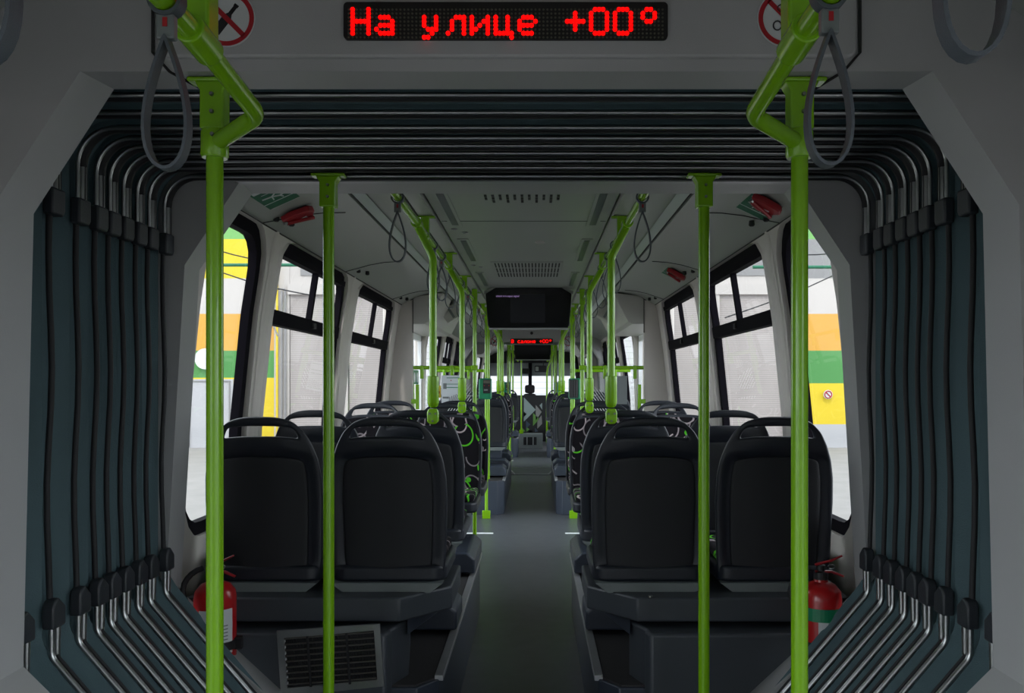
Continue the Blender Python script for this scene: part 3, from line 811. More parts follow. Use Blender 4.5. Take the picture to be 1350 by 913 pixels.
# ------------------------------------------------------------------ hanging screens
def tv(y, label, full=True):
    root = empty('hanging_screen', (0, y, 2.37), label, 'screen', 'hanging black screens')
    W, T = .392, 0
    poly = [(-.30, T), (.30, T), (W, -.055), (W-.02, -.345), (W-.035, -.365), (-W+.035, -.365), (-W+.02, -.345), (-W, -.055)]
    b = MB(); b.prism(poly, 0, .12); b.build('casing', M['screen'], root, bevel=.008)
    b = MB(); b.prism([(-.30, T), (.30, T), (W+.012, -.058), (W+.02, -.03), (.34, .0), (-.34, 0), (-W-.02, -.03), (-W-.012, -.058)], .02, .16); b.build('mounting_cowl', M['ceil'], root)
    b = MB(); b.box(-W+.03, W-.03, -.004, .11, -.377, -.366); b.build('bottom_trim', M['alu'], root)
    if full:
        b = MB(); b.box(-.165, .15, -.0015, -.0, -.32, -.06); b.build('lit_panel', M['dimscreen'], root)
        cu = bpy.data.curves.new('t', 'FONT'); cu.body = "check tv's input signal"; cu.size = .024
        tmp = bpy.data.objects.new('t', cu); col.objects.link(tmp); dg = bpy.context.evaluated_depsgraph_get()
        me = bpy.data.meshes.new_from_object(tmp.evaluated_get(dg)); bpy.data.objects.remove(tmp)
        to = bpy.data.objects.new('screen_text', me); me.materials.clear(); me.materials.append(M['txt']); col.objects.link(to); to.parent = root
        to.location = (-.295, -.004, -.085); to.rotation_euler.x = R(90)
tv(7.55, 'black hanging screen with faint purple text under the ceiling')
tv(17.6, 'distant black hanging screen beyond the far red display', False)

# ------------------------------------------------------------------ ceiling fittings
cg = MB(); root = empty('ceiling_grille', (0, 6.35, 2.372), 'slotted square air grille in the ceiling ahead of the screen', 'vent')
cg.box(-.26, .26, -.42, .42, -.008, 0); cg.build('plate', M['ceil'], root, bevel=.003)
cg = MB()
for k in range(20):
    for j in range(3): cg.box(-.235+k*.0245, -.235+k*.0245+.010, -.38+j*.27, -.38+j*.27+.22, -.0095, -.0075)
cg.build('slots', M['line'], root)
root = empty('ceiling_speaker', (0, 3.87, 2.37), 'row of small perforated slots in the ceiling near the passage', 'vent')
for k in range(11):
    cg = MB()
    for j in range(2 if k % 2 == 0 else 3): cg.box(-.17+k*.034-.006, -.17+k*.034+.006, j*.06-.04, j*.06, -.003, 0)
    cg.build('slot', M['line'], root)
sn = MB(); sn.lathe(.09, 5.1, [(.03, 2.371), (.03, 2.364), (.02, 2.358), (.005, 2.356)], 16)
tag(sn.build('smoke_sensor', M['panel']), 'tiny round sensor on the ceiling before the slotted grille', 'sensor')
seam = MB()
for y in (4.45,): seam.box(-.44, .44, y, y+.005, 2.3685, 2.371)
tag(seam.build('ceiling_seam', M['line']), kind='structure')
for side in (-1, 1):
    bd = MB(); bd.add([(side*.685, 3.0, 2.334), (side*.730, 3.0, 2.318), (side*.730, 13.8, 2.318), (side*.685, 13.8, 2.334)], [(0, 1, 2, 3)]); struct(bd.build('trim_9', M['band']))
    tl = MB(); tl.tube([(side*.535, 3.0, 2.349), (side*.535, 13.8, 2.349)], .006, 6); struct(tl.build('trim_5', M['line']))
    cb = MB(); cb.box(side*.735-.003, side*.735+.003, 3.0, 13.8, 2.316, 2.3215); struct(cb.build('trim_6', M['line']))
    # seams across the coving
    for y in (3.62, 5.2, 6.9):
        q = MB(); P = [(x, z) for x, z in CEIL if x >= .75]
        q.tube([(side*x, y+.35*math.sin((1.13-x)*4.0), z-.001) for x, z in P], .003, 5); struct(q.build('trim_7', M['line']))
    q = MB(); q.tube([(side*1.13, 3.0, 2.199), (side*1.13, 7.4, 2.199)], .004, 5); struct(q.build('trim_8', M['line']))
    for k, y in enumerate((4.12, 5.45, 6.95)):
        root = empty('air_slot', (side*.375, y, 2.368), 'narrow dark air slot in the %s ceiling edge, %s from the passage' % (SIDE[side], NTH[k]), 'vent', 'narrow ceiling air slots')
        a = MB(); a.box(-.034, .034, -.46, .46, -.003, 0); a.build('frame', M['ceil'], root)
        a = MB(); a.box(-.018, .018, -.42, .42, -.0045, -.002); a.build('slot', M['slot'], root)
    for k, y in enumerate((3.72, 5.42, 7.1)):
        for dx, dy, nm in ((-.025, -.06, 'upper'), (.01, .05, 'lower')):
            a = MB(); a.lathe(0, 0, [(.012, .016), (.014, -.004), (.008, -.010)], 12)
            o = a.build('screw_plug', M['black']); o.location = (side*(1.085-dx*1.0-.03), y+dy, 2.222)
            tag(o, '%s of two black screw plugs above the %s window pillar, %s pair from the passage' % (nm, SIDE[side], NTH[k]), 'plug', 'black screw plugs')
for y in (4.72, 6.15):
    for dx, nm in ((-.02, 'outer'), (.03, 'inner')):
        a = MB(); a.lathe(0, 0, [(.016, .003), (.018, -.004), (.010, -.006), (.009, -.001)], 14)
        o = a.build('air_nozzle', M['alu']); o.location = (-.375+dx, y+dx*2, 2.37)
        tag(o, '%s small round air nozzle between the dark ceiling slots, %s pair' % (nm, 'front' if y < 5 else 'rear'), 'nozzle', 'small ceiling air nozzles')

# ------------------------------------------------------------------ emergency signs with hammers
def ceil_z(x):
    for (x0, z0), (x1, z1) in zip(CEIL, CEIL[1:]):
        if abs(x) <= x1: return z0+(z1-z0)*(abs(x)-x0)/(x1-x0)
    return 2.2
def hammer_sign(x, y, side, flip, label, label2, rot=0):
    sl = math.atan2(ceil_z(abs(x)+.06)-ceil_z(abs(x)-.06), .12)
    mt = Matrix.Translation((x, y, ceil_z(x)-.003)) @ Matrix.Rotation(-sl*side, 4, 'Y') if side < 0 else Matrix.Translation((x, y, ceil_z(x)-.003)) @ Matrix.Rotation(-sl, 4, 'Y')
    if side < 0: mt = Matrix.Translation((x, y, ceil_z(x)-.003)) @ Matrix.Rotation(sl, 4, 'Y')
    root = empty('emergency_sign', (0, 0, 0), label, 'sign', 'green emergency signs'); root.matrix_world = mt
    root.scale = (1.15, 1.3, 1)
    b = MB(); b.box(-.066, .066, -.115, .115, -.001, 0); b.build('border', M['signwhite'], root)
    b = MB(); b.box(-.06, .06, -.108, .108, -.002, -.001); b.build('green_field', M['signgreen'], root)
    b = MB(); b.box(-.052, .052, -.098, -.072, -.003, -.002); b.box(-.06, .06, .048, .052, -.003, -.002)
    # running figure and arrow as pale strokes
    b.tube([(-.035, -.045, -.0022), (.045, -.045, -.0022)], .002, 4); b.tube([(-.045, -.01, -.0022), (-.01, -.005, -.0022), (.015, .012, -.0022), (.035, .005, -.0022)], .004, 5)
    b.tube([(-.015, .03, -.0022), (-.01, -.005, -.0022), (.01, -.025, -.0022)], .003, 5); b.tube([(.015, .012, -.0022), (.02, .035, -.0022)], .003, 5)
    b.build('white_markings', M['signwhite'], root)
    r2 = empty('emergency_hammer', (0, 0, 0), label2, 'hammer', 'red emergency hammers')
    r2.matrix_world = mt @ Matrix.Translation((0, .31 if not flip else -.13, -.003))
    b = MB(); b.prism([(-.07, -.045), (-.02, -.06), (.06, -.04), (.075, 0), (.05, .06), (-.01, .075), (-.05, .04), (-.045, 0)], -.032, -.004, axis=2); b.build('holder', M['redplastic'], r2, bevel=.006)
    b = MB(); b.tube([(-.055, -.02, -.036), (.02, .02, -.042), (.05, .05, -.040)], [.010, .008, .009], 8); h = b.build('hammer_handle', M['redplastic'], r2, smooth=50)
    b = MB(); b.tube([(-.065, -.035, -.036), (-.04, -.005, -.036)], .007, 8); b.build('hammer_head', M['steel'], h)
    b = MB(); b.box(-.0, .03, .01, .03, -.0345, -.032); b.build('clear_tab', M['signwhite'], r2)
hammer_sign(-1.0, 3.38, -1, False, 'green emergency exit sign on the left coving by the passage', 'red emergency hammer beside the left green exit sign')
hammer_sign(1.02, 3.56, 1, True, 'green emergency exit sign on the right coving by the passage', 'red emergency hammer overlapping the near right exit sign')
hammer_sign(1.02, 5.75, 1, True, 'small green sign farther along the right coving', 'red emergency hammer farther along the right coving')
hammer_sign(-1.02, 10.6, -1, True, 'tiny green sign past the left door cover', 'tiny red emergency hammer past the left door cover')
hammer_sign(1.02, 10.6, 1, True, 'tiny green sign past the right door cover', 'tiny red emergency hammer past the right door cover')

# door cover boxes hanging from header (camera housings)
for side in (-1, 1):
    root = empty('door_camera', (side*.77, 8.25, 2.20), 'white tilted box with small camera above the %s door' % SIDE[side], 'camera', 'boxes above the doors')
    mt = Matrix.Rotation(R(side*32), 4, 'Y')
    b = MB(); b.box(-.085, .085, -.10, .10, -.08, .08, mt); b.build('housing', M['panel'], root, bevel=.008)
    b = MB(); b.box(-.012, .012, -.105, -.1, -.065, .065, mt); b.build('slot', M['plate'], root)
    b = MB(); b.tube([(0, -.10, .09), (0, -.14, .085)], .022, 12); b.build('lens', M['black'], root)

# ------------------------------------------------------------------ seats
def wprof(t):
    K = [(0, .205), (.05, .216), (.15, .222), (.5, .228), (.65, .225), (.76, .214), (.86, .193), (.94, .166), (1, .125)]
    for (a, x), (b, y) in zip(K, K[1:]):
        if t <= b: return x+(y-x)*(t-a)/(b-a)
    return K[-1][1]
ZB, ZTOP = .34, .974
def shell_pt(u, t, shrink=0., dy=0., z0=0., z1=0.):
    uu = 2*u-1
    w = wprof(t)-shrink
    zt = ZTOP-z1-.022*abs(uu)**3
    zb = ZB+z0
    z = zb+(zt-zb)*t
    x = uu*w
    return (x, dy-.055*((z-ZB)/.63)**1.6+.55*x*x, z)
def ss(a, b, x):
    t = min(1, max(0, (x-a)/(b-a))); return t*t*(3-2*t)
def shell_back(u, t):
    x, y, z = shell_pt(u, t)
    d = min(wprof(t)-.028-abs(x)-.03*max(0, .12-t)/.12, (.80-.03*abs(2*u-1)**2)-t, t*1.6)
    rim = .016*ss(-.004, .014, d)
    wing = -.010*ss(.6, 1, abs(2*u-1))
    return (x, y+rim+.0, z)
def make_seat():
    root = empty('bus_seat', (0, 0, 0))
    NU, NV = 26, 34
    def skip(i, j):
        t0 = (j+.5)/NV; u0 = abs(2*(i+.5)/NU-1)
        return .872 < t0 < .944 and u0 < .77
    a = MB(); a.grid(shell_back, NU, NV, skip)
    sh = a.build('back_shell', M['shell'], root, solid=.020, sub=1, off=0, smooth=80)
    a = MB(); a.grid(lambda u, t: shell_pt(u, .02+t*.74, .052, -.003, .0), 10, 16)
    for i, v in enumerate(a.v):   # arch the top edge of the recessed panel
        pass
    a.build('rear_panel', M['shell2'], root, solid=.006, sub=1, off=0, smooth=80)
    a = MB(); a.grid(lambda u, t: (lambda p: (p[0], p[1]+.020+.010*math.sin(math.pi*u)**.5*math.sin(math.pi*t)**.5, p[2]))(shell_pt(u, t*.845, .016, 0, .05)), 12, 16)
    a.build('back_cushion', M['fabric'], root, solid=.022, sub=1, off=0, smooth=80)
    a = MB(); a.prism(rrect(-.205, .205, .02, .44, .06), .395, .438, axis=2); a.build('seat_cushion', M['fabric'], root, bevel=.015)
    a = MB(); a.prism(rrect(-.222, .222, -.01, .455, .06), .335, .398, axis=2); a.build('seat_pan', M['shell'], root, bevel=.014)
    a = MB(); a.prism([(-.215, .338), (.215, .338), (.165, .300), (-.165, .300)], -.035, .02); a.build('base_plate', M['plate'], root, bevel=.002)
    a = MB(); a.prism([(.02, .34), (.40, .34), (.33, .24), (.10, .20), (.04, .20)], -.16, .16, axis=0); a.build('support', M['baseblue'], root, bevel=.012)
    return root
proto = make_seat()
used = False
def seat(x, y, face, label):
    global used
    r_ = copy_tree(proto) if used else proto; used = True
    r_.location = (x, y, .40); r_.rotation_euler.z = 0 if face > 0 else math.pi
    tag(r_, label, 'seat', 'dark plastic seats with patterned cushions')
ROWS = [(3.20, 1, 'rear facing shell of the first row before the passage'), (4.0, 1, 'second row seat showing its dark back'),
        (5.33, -1, 'third row patterned seat facing the passage'), (6.05, -1, 'fourth row patterned seat facing the passage'),
        (9.90, 1, 'dark seat back of the first row past the doors'), (10.75, 1, 'dark seat back of the second row past the doors'),
        (12.10, -1, 'far patterned seat facing back, third row past the doors'), (12.80, -1, 'far patterned seat facing back, last before the second passage'),
        (17.0, 1, 'distant dark seat back near the driver cab')]
for y, f, txt in ROWS:
    for side in (-1, 1):
        for x, where in ((.505, 'aisle'), (.985, 'window')):
            seat(side*x, y, f, '%s, %s %s' % (txt, SIDE[side], where))

# ------------------------------------------------------------------ seat podiums (boxes over the wheels)
def podium(side, y0, y1, blocks, label, back=True, grille=False):
    root = empty('seat_podium', (side*.77, y0, 0), label, 'podium', 'grey podiums under the seats')
    S = side
    def W(x): return S*x-S*.77
    def box(mb, xa, xb, ya, yb, za, zb): mb.box(min(W(xa), W(xb)), max(W(xa), W(xb)), ya-y0, yb-y0, za, zb)
    b = MB(); b.prism([(W(.30), .09), (W(.37), 0.0), (W(1.24), 0.0), (W(1.24), y1-y0), (W(.40), y1-y0), (W(.30), y1-y0-.14)], 0, .385, axis=2)
    b.build('platform', M['baseblue'], root, bevel=.006)
    b = MB(); b.prism([(W(.31), .10), (W(.38), .01), (W(1.23), .01), (W(1.23), y1-y0-.01), (W(.41), y1-y0-.01), (W(.31), y1-y0-.15)], .385, .392, axis=2)
    b.build('tread', M['tread'], root)
    b = MB(); b.box(min(W(.285), W(.318)), max(W(.285), W(.318)), .09, y1-y0-.14, .378, .399); b.build('edge_strip', M['alu'], root, bevel=.002)
    for (ya, yb) in blocks:
        b = MB(); b.prism([(W(.285), .41), (W(1.23), .41), (W(1.23), .53), (W(.33), .53), (W(.285), .49)], ya-y0, yb-y0)
        b.build('seat_block', M['baseblue'], root, bevel=.012)
    if back:
        # closed cabinet under the seats nearest the passage
        b = MB(); b.prism([(W(.42), .12), (W(.475), -.02), (W(1.235), -.02), (W(1.235), .50), (W(.47), .50)], .385, .60, axis=2)
        b.build('cabinet', M['base'], root, bevel=.01)
        # shelf with a chamfered aisle corner
        b = MB(); b.prism([(W(.265), .22), (W(.44), .035), (W(1.235), .035), (W(1.235), .60), (W(.265), .60)], .615, .705, axis=2)
        b.build('shelf', M['base'], root, bevel=.008)
        b = MB(); b.prism([(W(.29), .60), (W(.42), -.035+.12), (W(.42), .60)], .55, .615, axis=2)
        b.build('shelf_bracket', M['baseblue'], root, bevel=.006)
        b = MB(); box(b, 1.03, 1.034, y0-.023, y0-.019, .40, .605); b.build('seam_line', M['line'], root)
    return root
pl = podium(-1, 3.04, 5.55, [(3.66, 3.95), (4.75, 5.36)], 'grey seat podium with a metal heater grille at its end')
pr = podium(1, 3.04, 5.55, [(3.66, 3.95), (4.75, 5.36)], 'plain grey seat podium opposite the one with the grille')
podium(-1, 9.45, 12.6, [(9.75, 10.1), (10.5, 10.8), (11.6, 12.2)], 'distant grey seat podium past the left door', False)
podium(1, 9.45, 12.6, [(9.75, 10.1), (10.5, 10.8), (11.6, 12.2)], 'distant grey seat podium past the right door', False)
podium(-1, 16.7, 18.3, [(16.95, 17.4)], 'farthest small seat podium, left of the driver cab', False)
podium(1, 16.7, 18.3, [(16.95, 17.4)], 'farthest small seat podium, right of the driver cab', False)
# lower front bodies that reach the floor before the platforms
for side in (-1, 1):
    b = MB(); b.prism([(side*.46-side*.77, .0), (side*1.235-side*.77, .0), (side*1.235-side*.77, -.06), (side*.475-side*.77, -.06)], 0, .60, axis=2)
    (b.build('end_panel', M['base'], pl if side < 0 else pr, bevel=.012))
# heater grille (left)
root = empty('heater_grille', (0, 0, 0), 'metal framed heater grille in the end of the left seat podium', 'grille')
mt = Matrix.Translation((-.672, 2.972, .508)) @ Matrix.Rotation(R(-4.0), 4, 'Y') @ Matrix.Rotation(R(0), 4, 'Z')
root.matrix_world = mt
gw, gh = .185, .118
b = MB(); n_ = 4
o_ = [(-gw, -gh), (gw, -gh+.012), (gw, gh), (-gw, gh)]; i_ = [(-gw+.024, -gh+.03), (gw-.022, -gh+.038), (gw-.022, gh-.022), (-gw+.024, gh-.028)]
b.add([(x, 0, z) for x, z in o_]+[(x, 0, z) for x, z in i_]+[(x, .012, z) for x, z in i_]+[(x, .012, z) for x, z in o_], ring_faces(4, 3)+[(12+i, 12+(i+1) % 4, (i+1) % 4, i) for i in range(4)])
b.build('frame', M['steel'], root)
b = MB(); b.box(-gw+.01, gw-.01, .008, .0125, -gh+.01, gh-.01); b.build('dark_backing', M['rubber'], root)
b = MB()
for k in range(9):
    z = -gh+.043+k*.0205
    b.tube([(-gw+.026, -.001, z), (gw-.024, -.001, z+.002)], .0032, 6)
b.build('bars', M['grille'], root)
b = MB()
for x in (-.075, .065): b.box(x-.004, x+.004, -.006, .001, -gh+.03, gh-.025)
for k in range(28):
    for j in range(8): b.box(-gw+.03+k*.0115, -gw+.034+k*.0115, .002, .006, -gh+.048+j*.0205, -gh+.058+j*.0205) if (k*7+j*3) % 4 else None
b.build('fins', M['rubber'], root)
b = MB()
for k in range(8): b.cyl(-gw+.027, -.002, -gh+.045+k*.0215, -gh+.053+k*.0215, .004, 8)
b.build('pins', M['alu'], root)
# access panel and knob on right cabinet
b = MB(); b.prism(rrect(.19-.0, .46, .385, .50, .015), -.066, -.058); b.build('access_panel', M['base'], pr, bevel=.003)
b = MB(); b.tube([(-.28, 0.045, .706), (-.28, .045, .712)], .009, 12); b.build('lock', M['bolt'], pr)

# ------------------------------------------------------------------ fire extinguishers
def extinguisher(x, y, label, second=False):
    root = empty('fire_extinguisher', (x, y, .36), label, 'fire extinguisher', 'red fire extinguishers')
    b = MB(); b.lathe(0, 0, [(.066, 0), (.072, .01), (.072, .385), (.068, .41), (.05, .432), (.025, .442), (.022, .455)], 28); b.build('cylinder', M['red'], root, smooth=50)
    b = MB(); b.lathe(0, 0, [(.024, .45), (.024, .475), (.015, .48), (.015, .50)], 16); b.build('valve', M['black'], root)
    b = MB(); b.tube([(-.02, -.0, .475), (.035, -.01, .478), (.075, -.015, .462)], [.012, .010, .008], 8, flat=.5); b.tube([(-.02, 0, .50), (.03, -.01, .515), (.07, -.015, .535)], [.010, .009, .006], 8, flat=.5)
    b.build('handle', M['redplastic'], root, smooth=50)
    b = MB(); b.tube([(.03+.012*math.cos(t), -.02, .497+.008*math.sin(t)) for t in [k*.6 for k in range(11)]], .0018, 5); b.build('pull_ring', M['steel'], root)
    b = MB(); b.tube([(-.04-.07*math.sin(t), -.01, .44+.05*math.cos(t)-.02*t) for t in [k*.3 for k in range(9)]], .010, 8); b.build('hose', M['rubber'], root, smooth=60)
    b = MB(); A = [R(a) for a in range(-115, -14, 8)]; n = len(A)
    b.grid(lambda u, v: (.0735*math.cos(A[round(u*(n-1))]), .0735*math.sin(A[round(u*(n-1))]), .20+.155*v), n-1, 1); lb = b.build('label_sheet', M['signwhite'], root)
    b = MB(); b.tube([(.0742*math.cos(R(-62)), .0742*math.sin(R(-62)), .33), (.0755*math.cos(R(-62)), .0755*math.sin(R(-62)), .33)], .009, 8)
    b.build('red_emblem', M['signred'], lb)
    b = MB()
    for k in range(7): b.grid(lambda u, v: (.0742*math.cos(R(-85+50*u)), .0742*math.sin(R(-85+50*u)), .225+k*.012+.004*v), 5, 1)
    b.build('print_lines', M['plate'], lb)
    b = MB(); b.lathe(0, 0, [(.0735, .21), (.0775, .21), (.0775, .24), (.0735, .24)], 28); b.box(.07, .095, -.012, .012, .205, .245); b.box(-.02, .02, .06, .16, .2, .25); b.build('bracket_band', M['black'], root)
    if second:
        b = MB(); b.grid(lambda u, v: (.0745*math.cos(R(-150+120*u)), .0745*math.sin(R(-150+120*u)), .315+.045*v), 12, 1); b.build('green_band', M['readergreen'], root)
extinguisher(-1.068, 2.93, 'red fire extinguisher strapped beside the heater grille cabinet')
extinguisher(1.070, 2.93, 'red fire extinguisher with green band beside the plain cabinet', True)

# ------------------------------------------------------------------ driver cab
root = empty('cab_partition', (0, 19.5, 0), 'dark cab partition printed with pale and green triangles', 'partition')
b = MB(); b.box(-1.1, 1.1, 0, .04, .40, 1.22); b.build('panel', M['black'], root)
def tri(mb, pts): mb.add([(x, -.004, z) for x, z in pts], [tuple(range(len(pts)))])
def px(x, y): return ((x/7.02+650-706)*19.5/1094+.063, 1.5+(505-(y/7.02+470))*19.5/1094)
for nm, mm, T_ in (('mint_triangles', 'tri1', [[(285, 375), (395, 490), (285, 600)], [(430, 450), (455, 425), (455, 490)]]),
                   ('green_triangles', 'tri2', [[(370, 520), (430, 575), (370, 640)], [(308, 645), (338, 672), (308, 695)], [(270, 655), (300, 690), (262, 697)]]),
                   ('slate_triangles', 'tri3', [[(305, 590), (345, 625), (305, 670)], [(285, 505), (310, 530), (285, 560)], [(388, 655), (418, 690), (388, 697)]]),
                   ('grey_triangles', 'tri4', [[(395, 445), (450, 510), (395, 590)], [(410, 590), (450, 540), (455, 620), (410, 665)]])):
    b = MB()
    for T__ in T_: tri(b, [px(*p) for p in T__])
    b.build(nm, M[mm], root)
root = empty('cab_step_box', (-.062, 19.0, 0), 'low grey box with dark opening below the triangle partition', 'box')
b = MB(); b.prism([(-.29, 0), (.29, 0), (.29, .34), (-.29, .34)], 0, .45); b.build('body', M['plate'], root, bevel=.01)
b = MB(); b.box(-.15, .15, -.004, .0, .09, .27); b.build('opening', M['black'], root)
b = MB(); b.box(-.08, -.06, -.012, -.004, .09, .27); b.box(.06, .08, -.012, -.004, .09, .27); b.build('posts', M['alu'], root)
root = empty('driver_seat', (-.075, 20.2, 0), 'black driver seat with headrest seen through the cab', 'seat')
b = MB(); b.prism(rrect(-.17, .17, .55, 1.25, .09), -.05, .07); b.build('backrest', M['cabseat'], root, bevel=.03)
b = MB(); b.prism(rrect(-.12, .12, 1.26, 1.46, .05), -.05, .05); b.build('headrest', M['cabseat'], root, bevel=.025)
b = MB(); b.box(-.06, -.04, -.02, .02, 1.2, 1.28); b.box(.04, .06, -.02, .02, 1.2, 1.28); b.build('headrest_posts', M['cabseat'], root)
b = MB(); b.box(-.24, .24, .0, .5, .42, .55); b.build('seat_cushion', M['cabseat'], root, bevel=.03)
b = MB(); b.cyl(0, .25, 0, .44, .09, 14); b.build('pedestal', M['rubber'], root)
b = MB(); b.box(-.28, -.09, 21.1, 21.14, 1.74, 1.88); tag(b.build('cab_monitor', M['screen'], bevel=.006), 'small black monitor hanging in the windscreen', 'monitor')
root = empty('inner_mirror', (.20, 21.0, 1.87), 'dark rectangular driver mirror in the windscreen', 'mirror')
b = MB(); b.prism(rrect(-.16, .14, -.09, .08, .03), -.02, .02); b.build('housing', M['black'], root)
b = MB(); b.prism(rrect(-.14, -.06, -.06, .05, .02), -.024, -.02); b.build('mirror_glass', M['steel'], root)
b = MB(); b.box(.05, .07, 0, .3, .06, .3); b.build('arm', M['black'], root)

# gangway floor plate
gp = MB(); gp.box(-.6, .6, 13.6, 14.75, .001, .006); gpo = struct(gp.build('floor_2', M['floor']))
gp = MB()
for y in (13.6, 14.73): gp.box(-.6, .6, y, y+.03, .006, .012)
gp.build('plate_edge', M['alu'], gpo)

# ------------------------------------------------------------------ outside
g = MB(); g.box(-60, 60, -40, 60, -.45, -.35); struct(g.build('ground_outside', M['asphalt']))
FY = 24.0
fac = empty('depot_building', (0, FY, -.35), 'depot building with coloured bands, roller shutters and white siding ahead', 'building')
def fb(name, m, x0, x1, z0, z1, dy=0., th=.1):
    b = MB(); b.box(x0, x1, dy-th, dy, z0+.35, z1+.35); return b.build(name, M[m], fac)
fb('rear_wall', 'fgrey', -16, 16, -.35, 6.9, .3, .28)
fb('siding', 'siding', -3.7, 3.7, -.35, 6.5)
for s, xi in ((-1, 7.46), (1, 7.35)):
    a, c = sorted((s*xi, s*13.5))
    fb('green_band', 'flgreen', a, c, 5.65, 6.9)
    fb('yellow_band' if s < 0 else 'grey_band', 'fyellow' if s < 0 else 'fgrey', a, c, 4.52, 5.65)
    fb('white_band', 'fwhite', a, c, 3.50, 4.52)
    fb('orange_band', 'forange', a, c, 2.44, 3.50)
    fb('green_band', 'fgreen', a, c, 1.50 if s > 0 else 1.66, 2.44)
    fb('yellow_band', 'fyellow', a, c, .32 if s > 0 else -.35, 1.5 if s > 0 else 1.66)
    if s > 0: fb('grey_plinth', 'fdoor', a, c, -.35, .32)
# left: panelled door in the yellow band
dd = fb('door_panel', 'fdoor', -11.5, -8.62, -.35, 1.62, -.1, .06)
b = MB()
for z in (1.55,): b.box(-11.4, -8.7, -.19, -.16, z+.35, z+.38)
b.box(-8.74, -8.71, -.19, -.16, .0, 1.9); b.box(-9.9, -9.87, -.19, -.16, 0, 1.9); b.build('door_seams', M['fgrey'], fac)
# service strip with pipes between bands and shutter
fb('pilaster', 'fwhite', -7.46, -7.02, -.35, 6.9, .0, .12)
b = MB(); b.cyl(-7.35, -.2, 0, 6.0, .035, 8); b.build('yellow_pipe', M['fyellow'], fac)
b = MB()
for x in (-7.22, -7.12): b.cyl(x, -.2, 0, 4.5, .03, 8)
b.tube(fillet([(-7.12, -.2, 4.55), (-7.5, -.25, 4.55), (-7.5, -.25, 3.6), (-7.3, -.25, 3.2)], .2), .02, 6); b.build('grey_pipes', M['fgrey'], fac)
for (x0, x1) in ((-7.0, -5.55), (-5.3, -3.9), (3.9, 5.2), (5.3, 7.2)):
    sh = fb('roller_shutter', 'shutter', x0, x1, -.35, 4.05, -.02, .08)
    fb('shutter_header', 'fwhite', x0-.05, x1+.05, 4.05, 4.35, -.06, .14)
    fb('upper_wall', 'fwhite', x0-.1, x1+.1, 4.35, 5.3)
    fb('upper_window', 'fgrey', x0+.3, x1-.3, 4.6, 5.1, -.08, .05)
    fb('roof_band', 'fgrey', x0-.1, x1+.1, 5.3, 6.9)
for x in (-5.43, -3.8, 3.8, 5.25, 7.28): fb('shutter_post', 'fwhite', x-.1, x+.1, -.35, 4.35, -.05, .12)
# small round sticker and lamp
b = MB(); b.tube([(8.45, FY-.22, 1.18), (8.45, FY-.2, 1.18)], .13, 20)
lamp = tag(b.build('smoking_sign', M['signwhite']), 'small round no smoking sign on the lower yellow band outside', 'sign')
b = MB(); b.tube([(8.45+.1*math.cos(t), FY-.23, 1.18+.1*math.sin(t)) for t in [k*.4 for k in range(17)]], .015, 6); b.tube([(8.38, FY-.23, 1.25), (8.52, FY-.23, 1.11)], .015, 6)
b.build('red_ring', M['signred'], lamp)
b = MB(); b.tube([(-9.4, FY-.24, 2.2), (-9.4, FY-.2, 2.2)], .3, 24)
tag(b.build('round_lamp', M['signwhite']), 'white round plate on the green band outside the left window', 'lamp')
b = MB(); b.box(-4.1, -3.95, FY-.4, FY-.15, 1.9, 3.0)
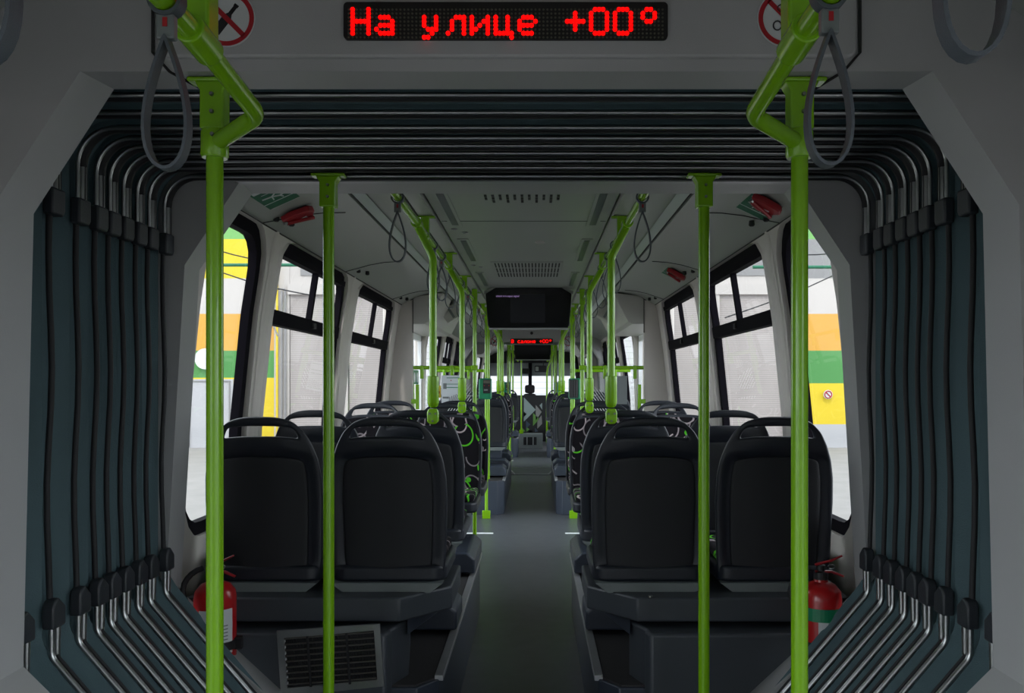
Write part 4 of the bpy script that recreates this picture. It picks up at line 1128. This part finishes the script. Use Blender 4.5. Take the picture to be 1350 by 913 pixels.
# contact wire bracket and cables
root = empty('bracket_arm', (0, 20, 4.3), 'green horizontal tube carrying overhead wires outside', 'wire bracket')
b = MB(); b.tube([(-11, 0, 0.05), (-5.6, 0, 0.05)], .04, 10); b.tube([(5.3, 0, 0), (11, 0, 0)], .04, 10); b.build('tube', M['signgreen'], root)
b = MB()
for x in (-8.2, -6.3, 6.2, 8.4): b.cyl(x, 0, -.08, .12, .07, 10)
b.build('insulators', M['white'], root)
for k, (a, c, txt) in enumerate((((-9.6, 20, 5.2), (-5.0, 19, 3.5), 'thin dark cable crossing the left windows'), ((-10, 20, 5.9), (-6.3, 20, 4.4), 'thin dark cable above the green tube outside left'),
                          ((9.8, 20, 5.6), (4.4, 19, 3.0), 'thin dark cable crossing the right windows'), ((9.9, 20, 5.3), (5.8, 20, 4.6), 'thin dark cable near the green tube outside right'))):
    b = MB(); m_ = [Vector(a).lerp(Vector(c), t/8)-Vector((0, 0, .25*math.sin(math.pi*t/8))) for t in range(9)]
    b.tube(m_, .015, 6); tag(b.build('overhead_cable', M['rubber'], smooth=60), txt, 'cable', 'overhead cables')

# ------------------------------------------------------------------ light, camera
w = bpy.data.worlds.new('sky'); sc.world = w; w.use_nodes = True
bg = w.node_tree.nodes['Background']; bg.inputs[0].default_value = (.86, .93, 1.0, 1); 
wn, wl = w.node_tree.nodes, w.node_tree.links
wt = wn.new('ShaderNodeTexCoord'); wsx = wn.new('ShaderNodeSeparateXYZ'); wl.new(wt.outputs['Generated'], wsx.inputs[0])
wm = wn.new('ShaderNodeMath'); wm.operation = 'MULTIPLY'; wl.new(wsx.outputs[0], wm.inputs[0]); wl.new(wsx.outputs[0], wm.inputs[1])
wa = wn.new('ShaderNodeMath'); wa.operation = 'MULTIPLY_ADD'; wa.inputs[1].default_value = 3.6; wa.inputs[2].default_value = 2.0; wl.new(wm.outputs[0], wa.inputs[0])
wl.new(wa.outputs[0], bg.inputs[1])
sd = bpy.data.lights.new('sun', 'SUN'); sd.energy = 1.6; sd.angle = R(3); sd.color = (1, .96, .90)
so = bpy.data.objects.new('sun', sd); col.objects.link(so); so.rotation_euler = (R(42), 0, R(-8))
cd = bpy.data.cameras.new('camera'); co = bpy.data.objects.new('camera', cd); col.objects.link(co)
F = 1094.0
cd.sensor_fit = 'HORIZONTAL'; cd.sensor_width = 36; cd.lens = F*36/1350
cd.shift_x = -(706-675)/1350; cd.shift_y = (505-456.5)/1350
cd.clip_start = .02
co.location = (CAMX, 0, EYE); co.rotation_euler = (R(90), 0, 0)
sc.camera = co
vs = sc.view_settings; vs.view_transform = 'Standard'; vs.look = 'None'; vs.exposure = 0.14; vs.gamma = 1; vs.use_curve_mapping = False
cy = sc.cycles
cy.max_bounces = 10; cy.diffuse_bounces = 6; cy.transparent_max_bounces = 24; cy.use_denoising = True; cy.sample_clamp_indirect = 6
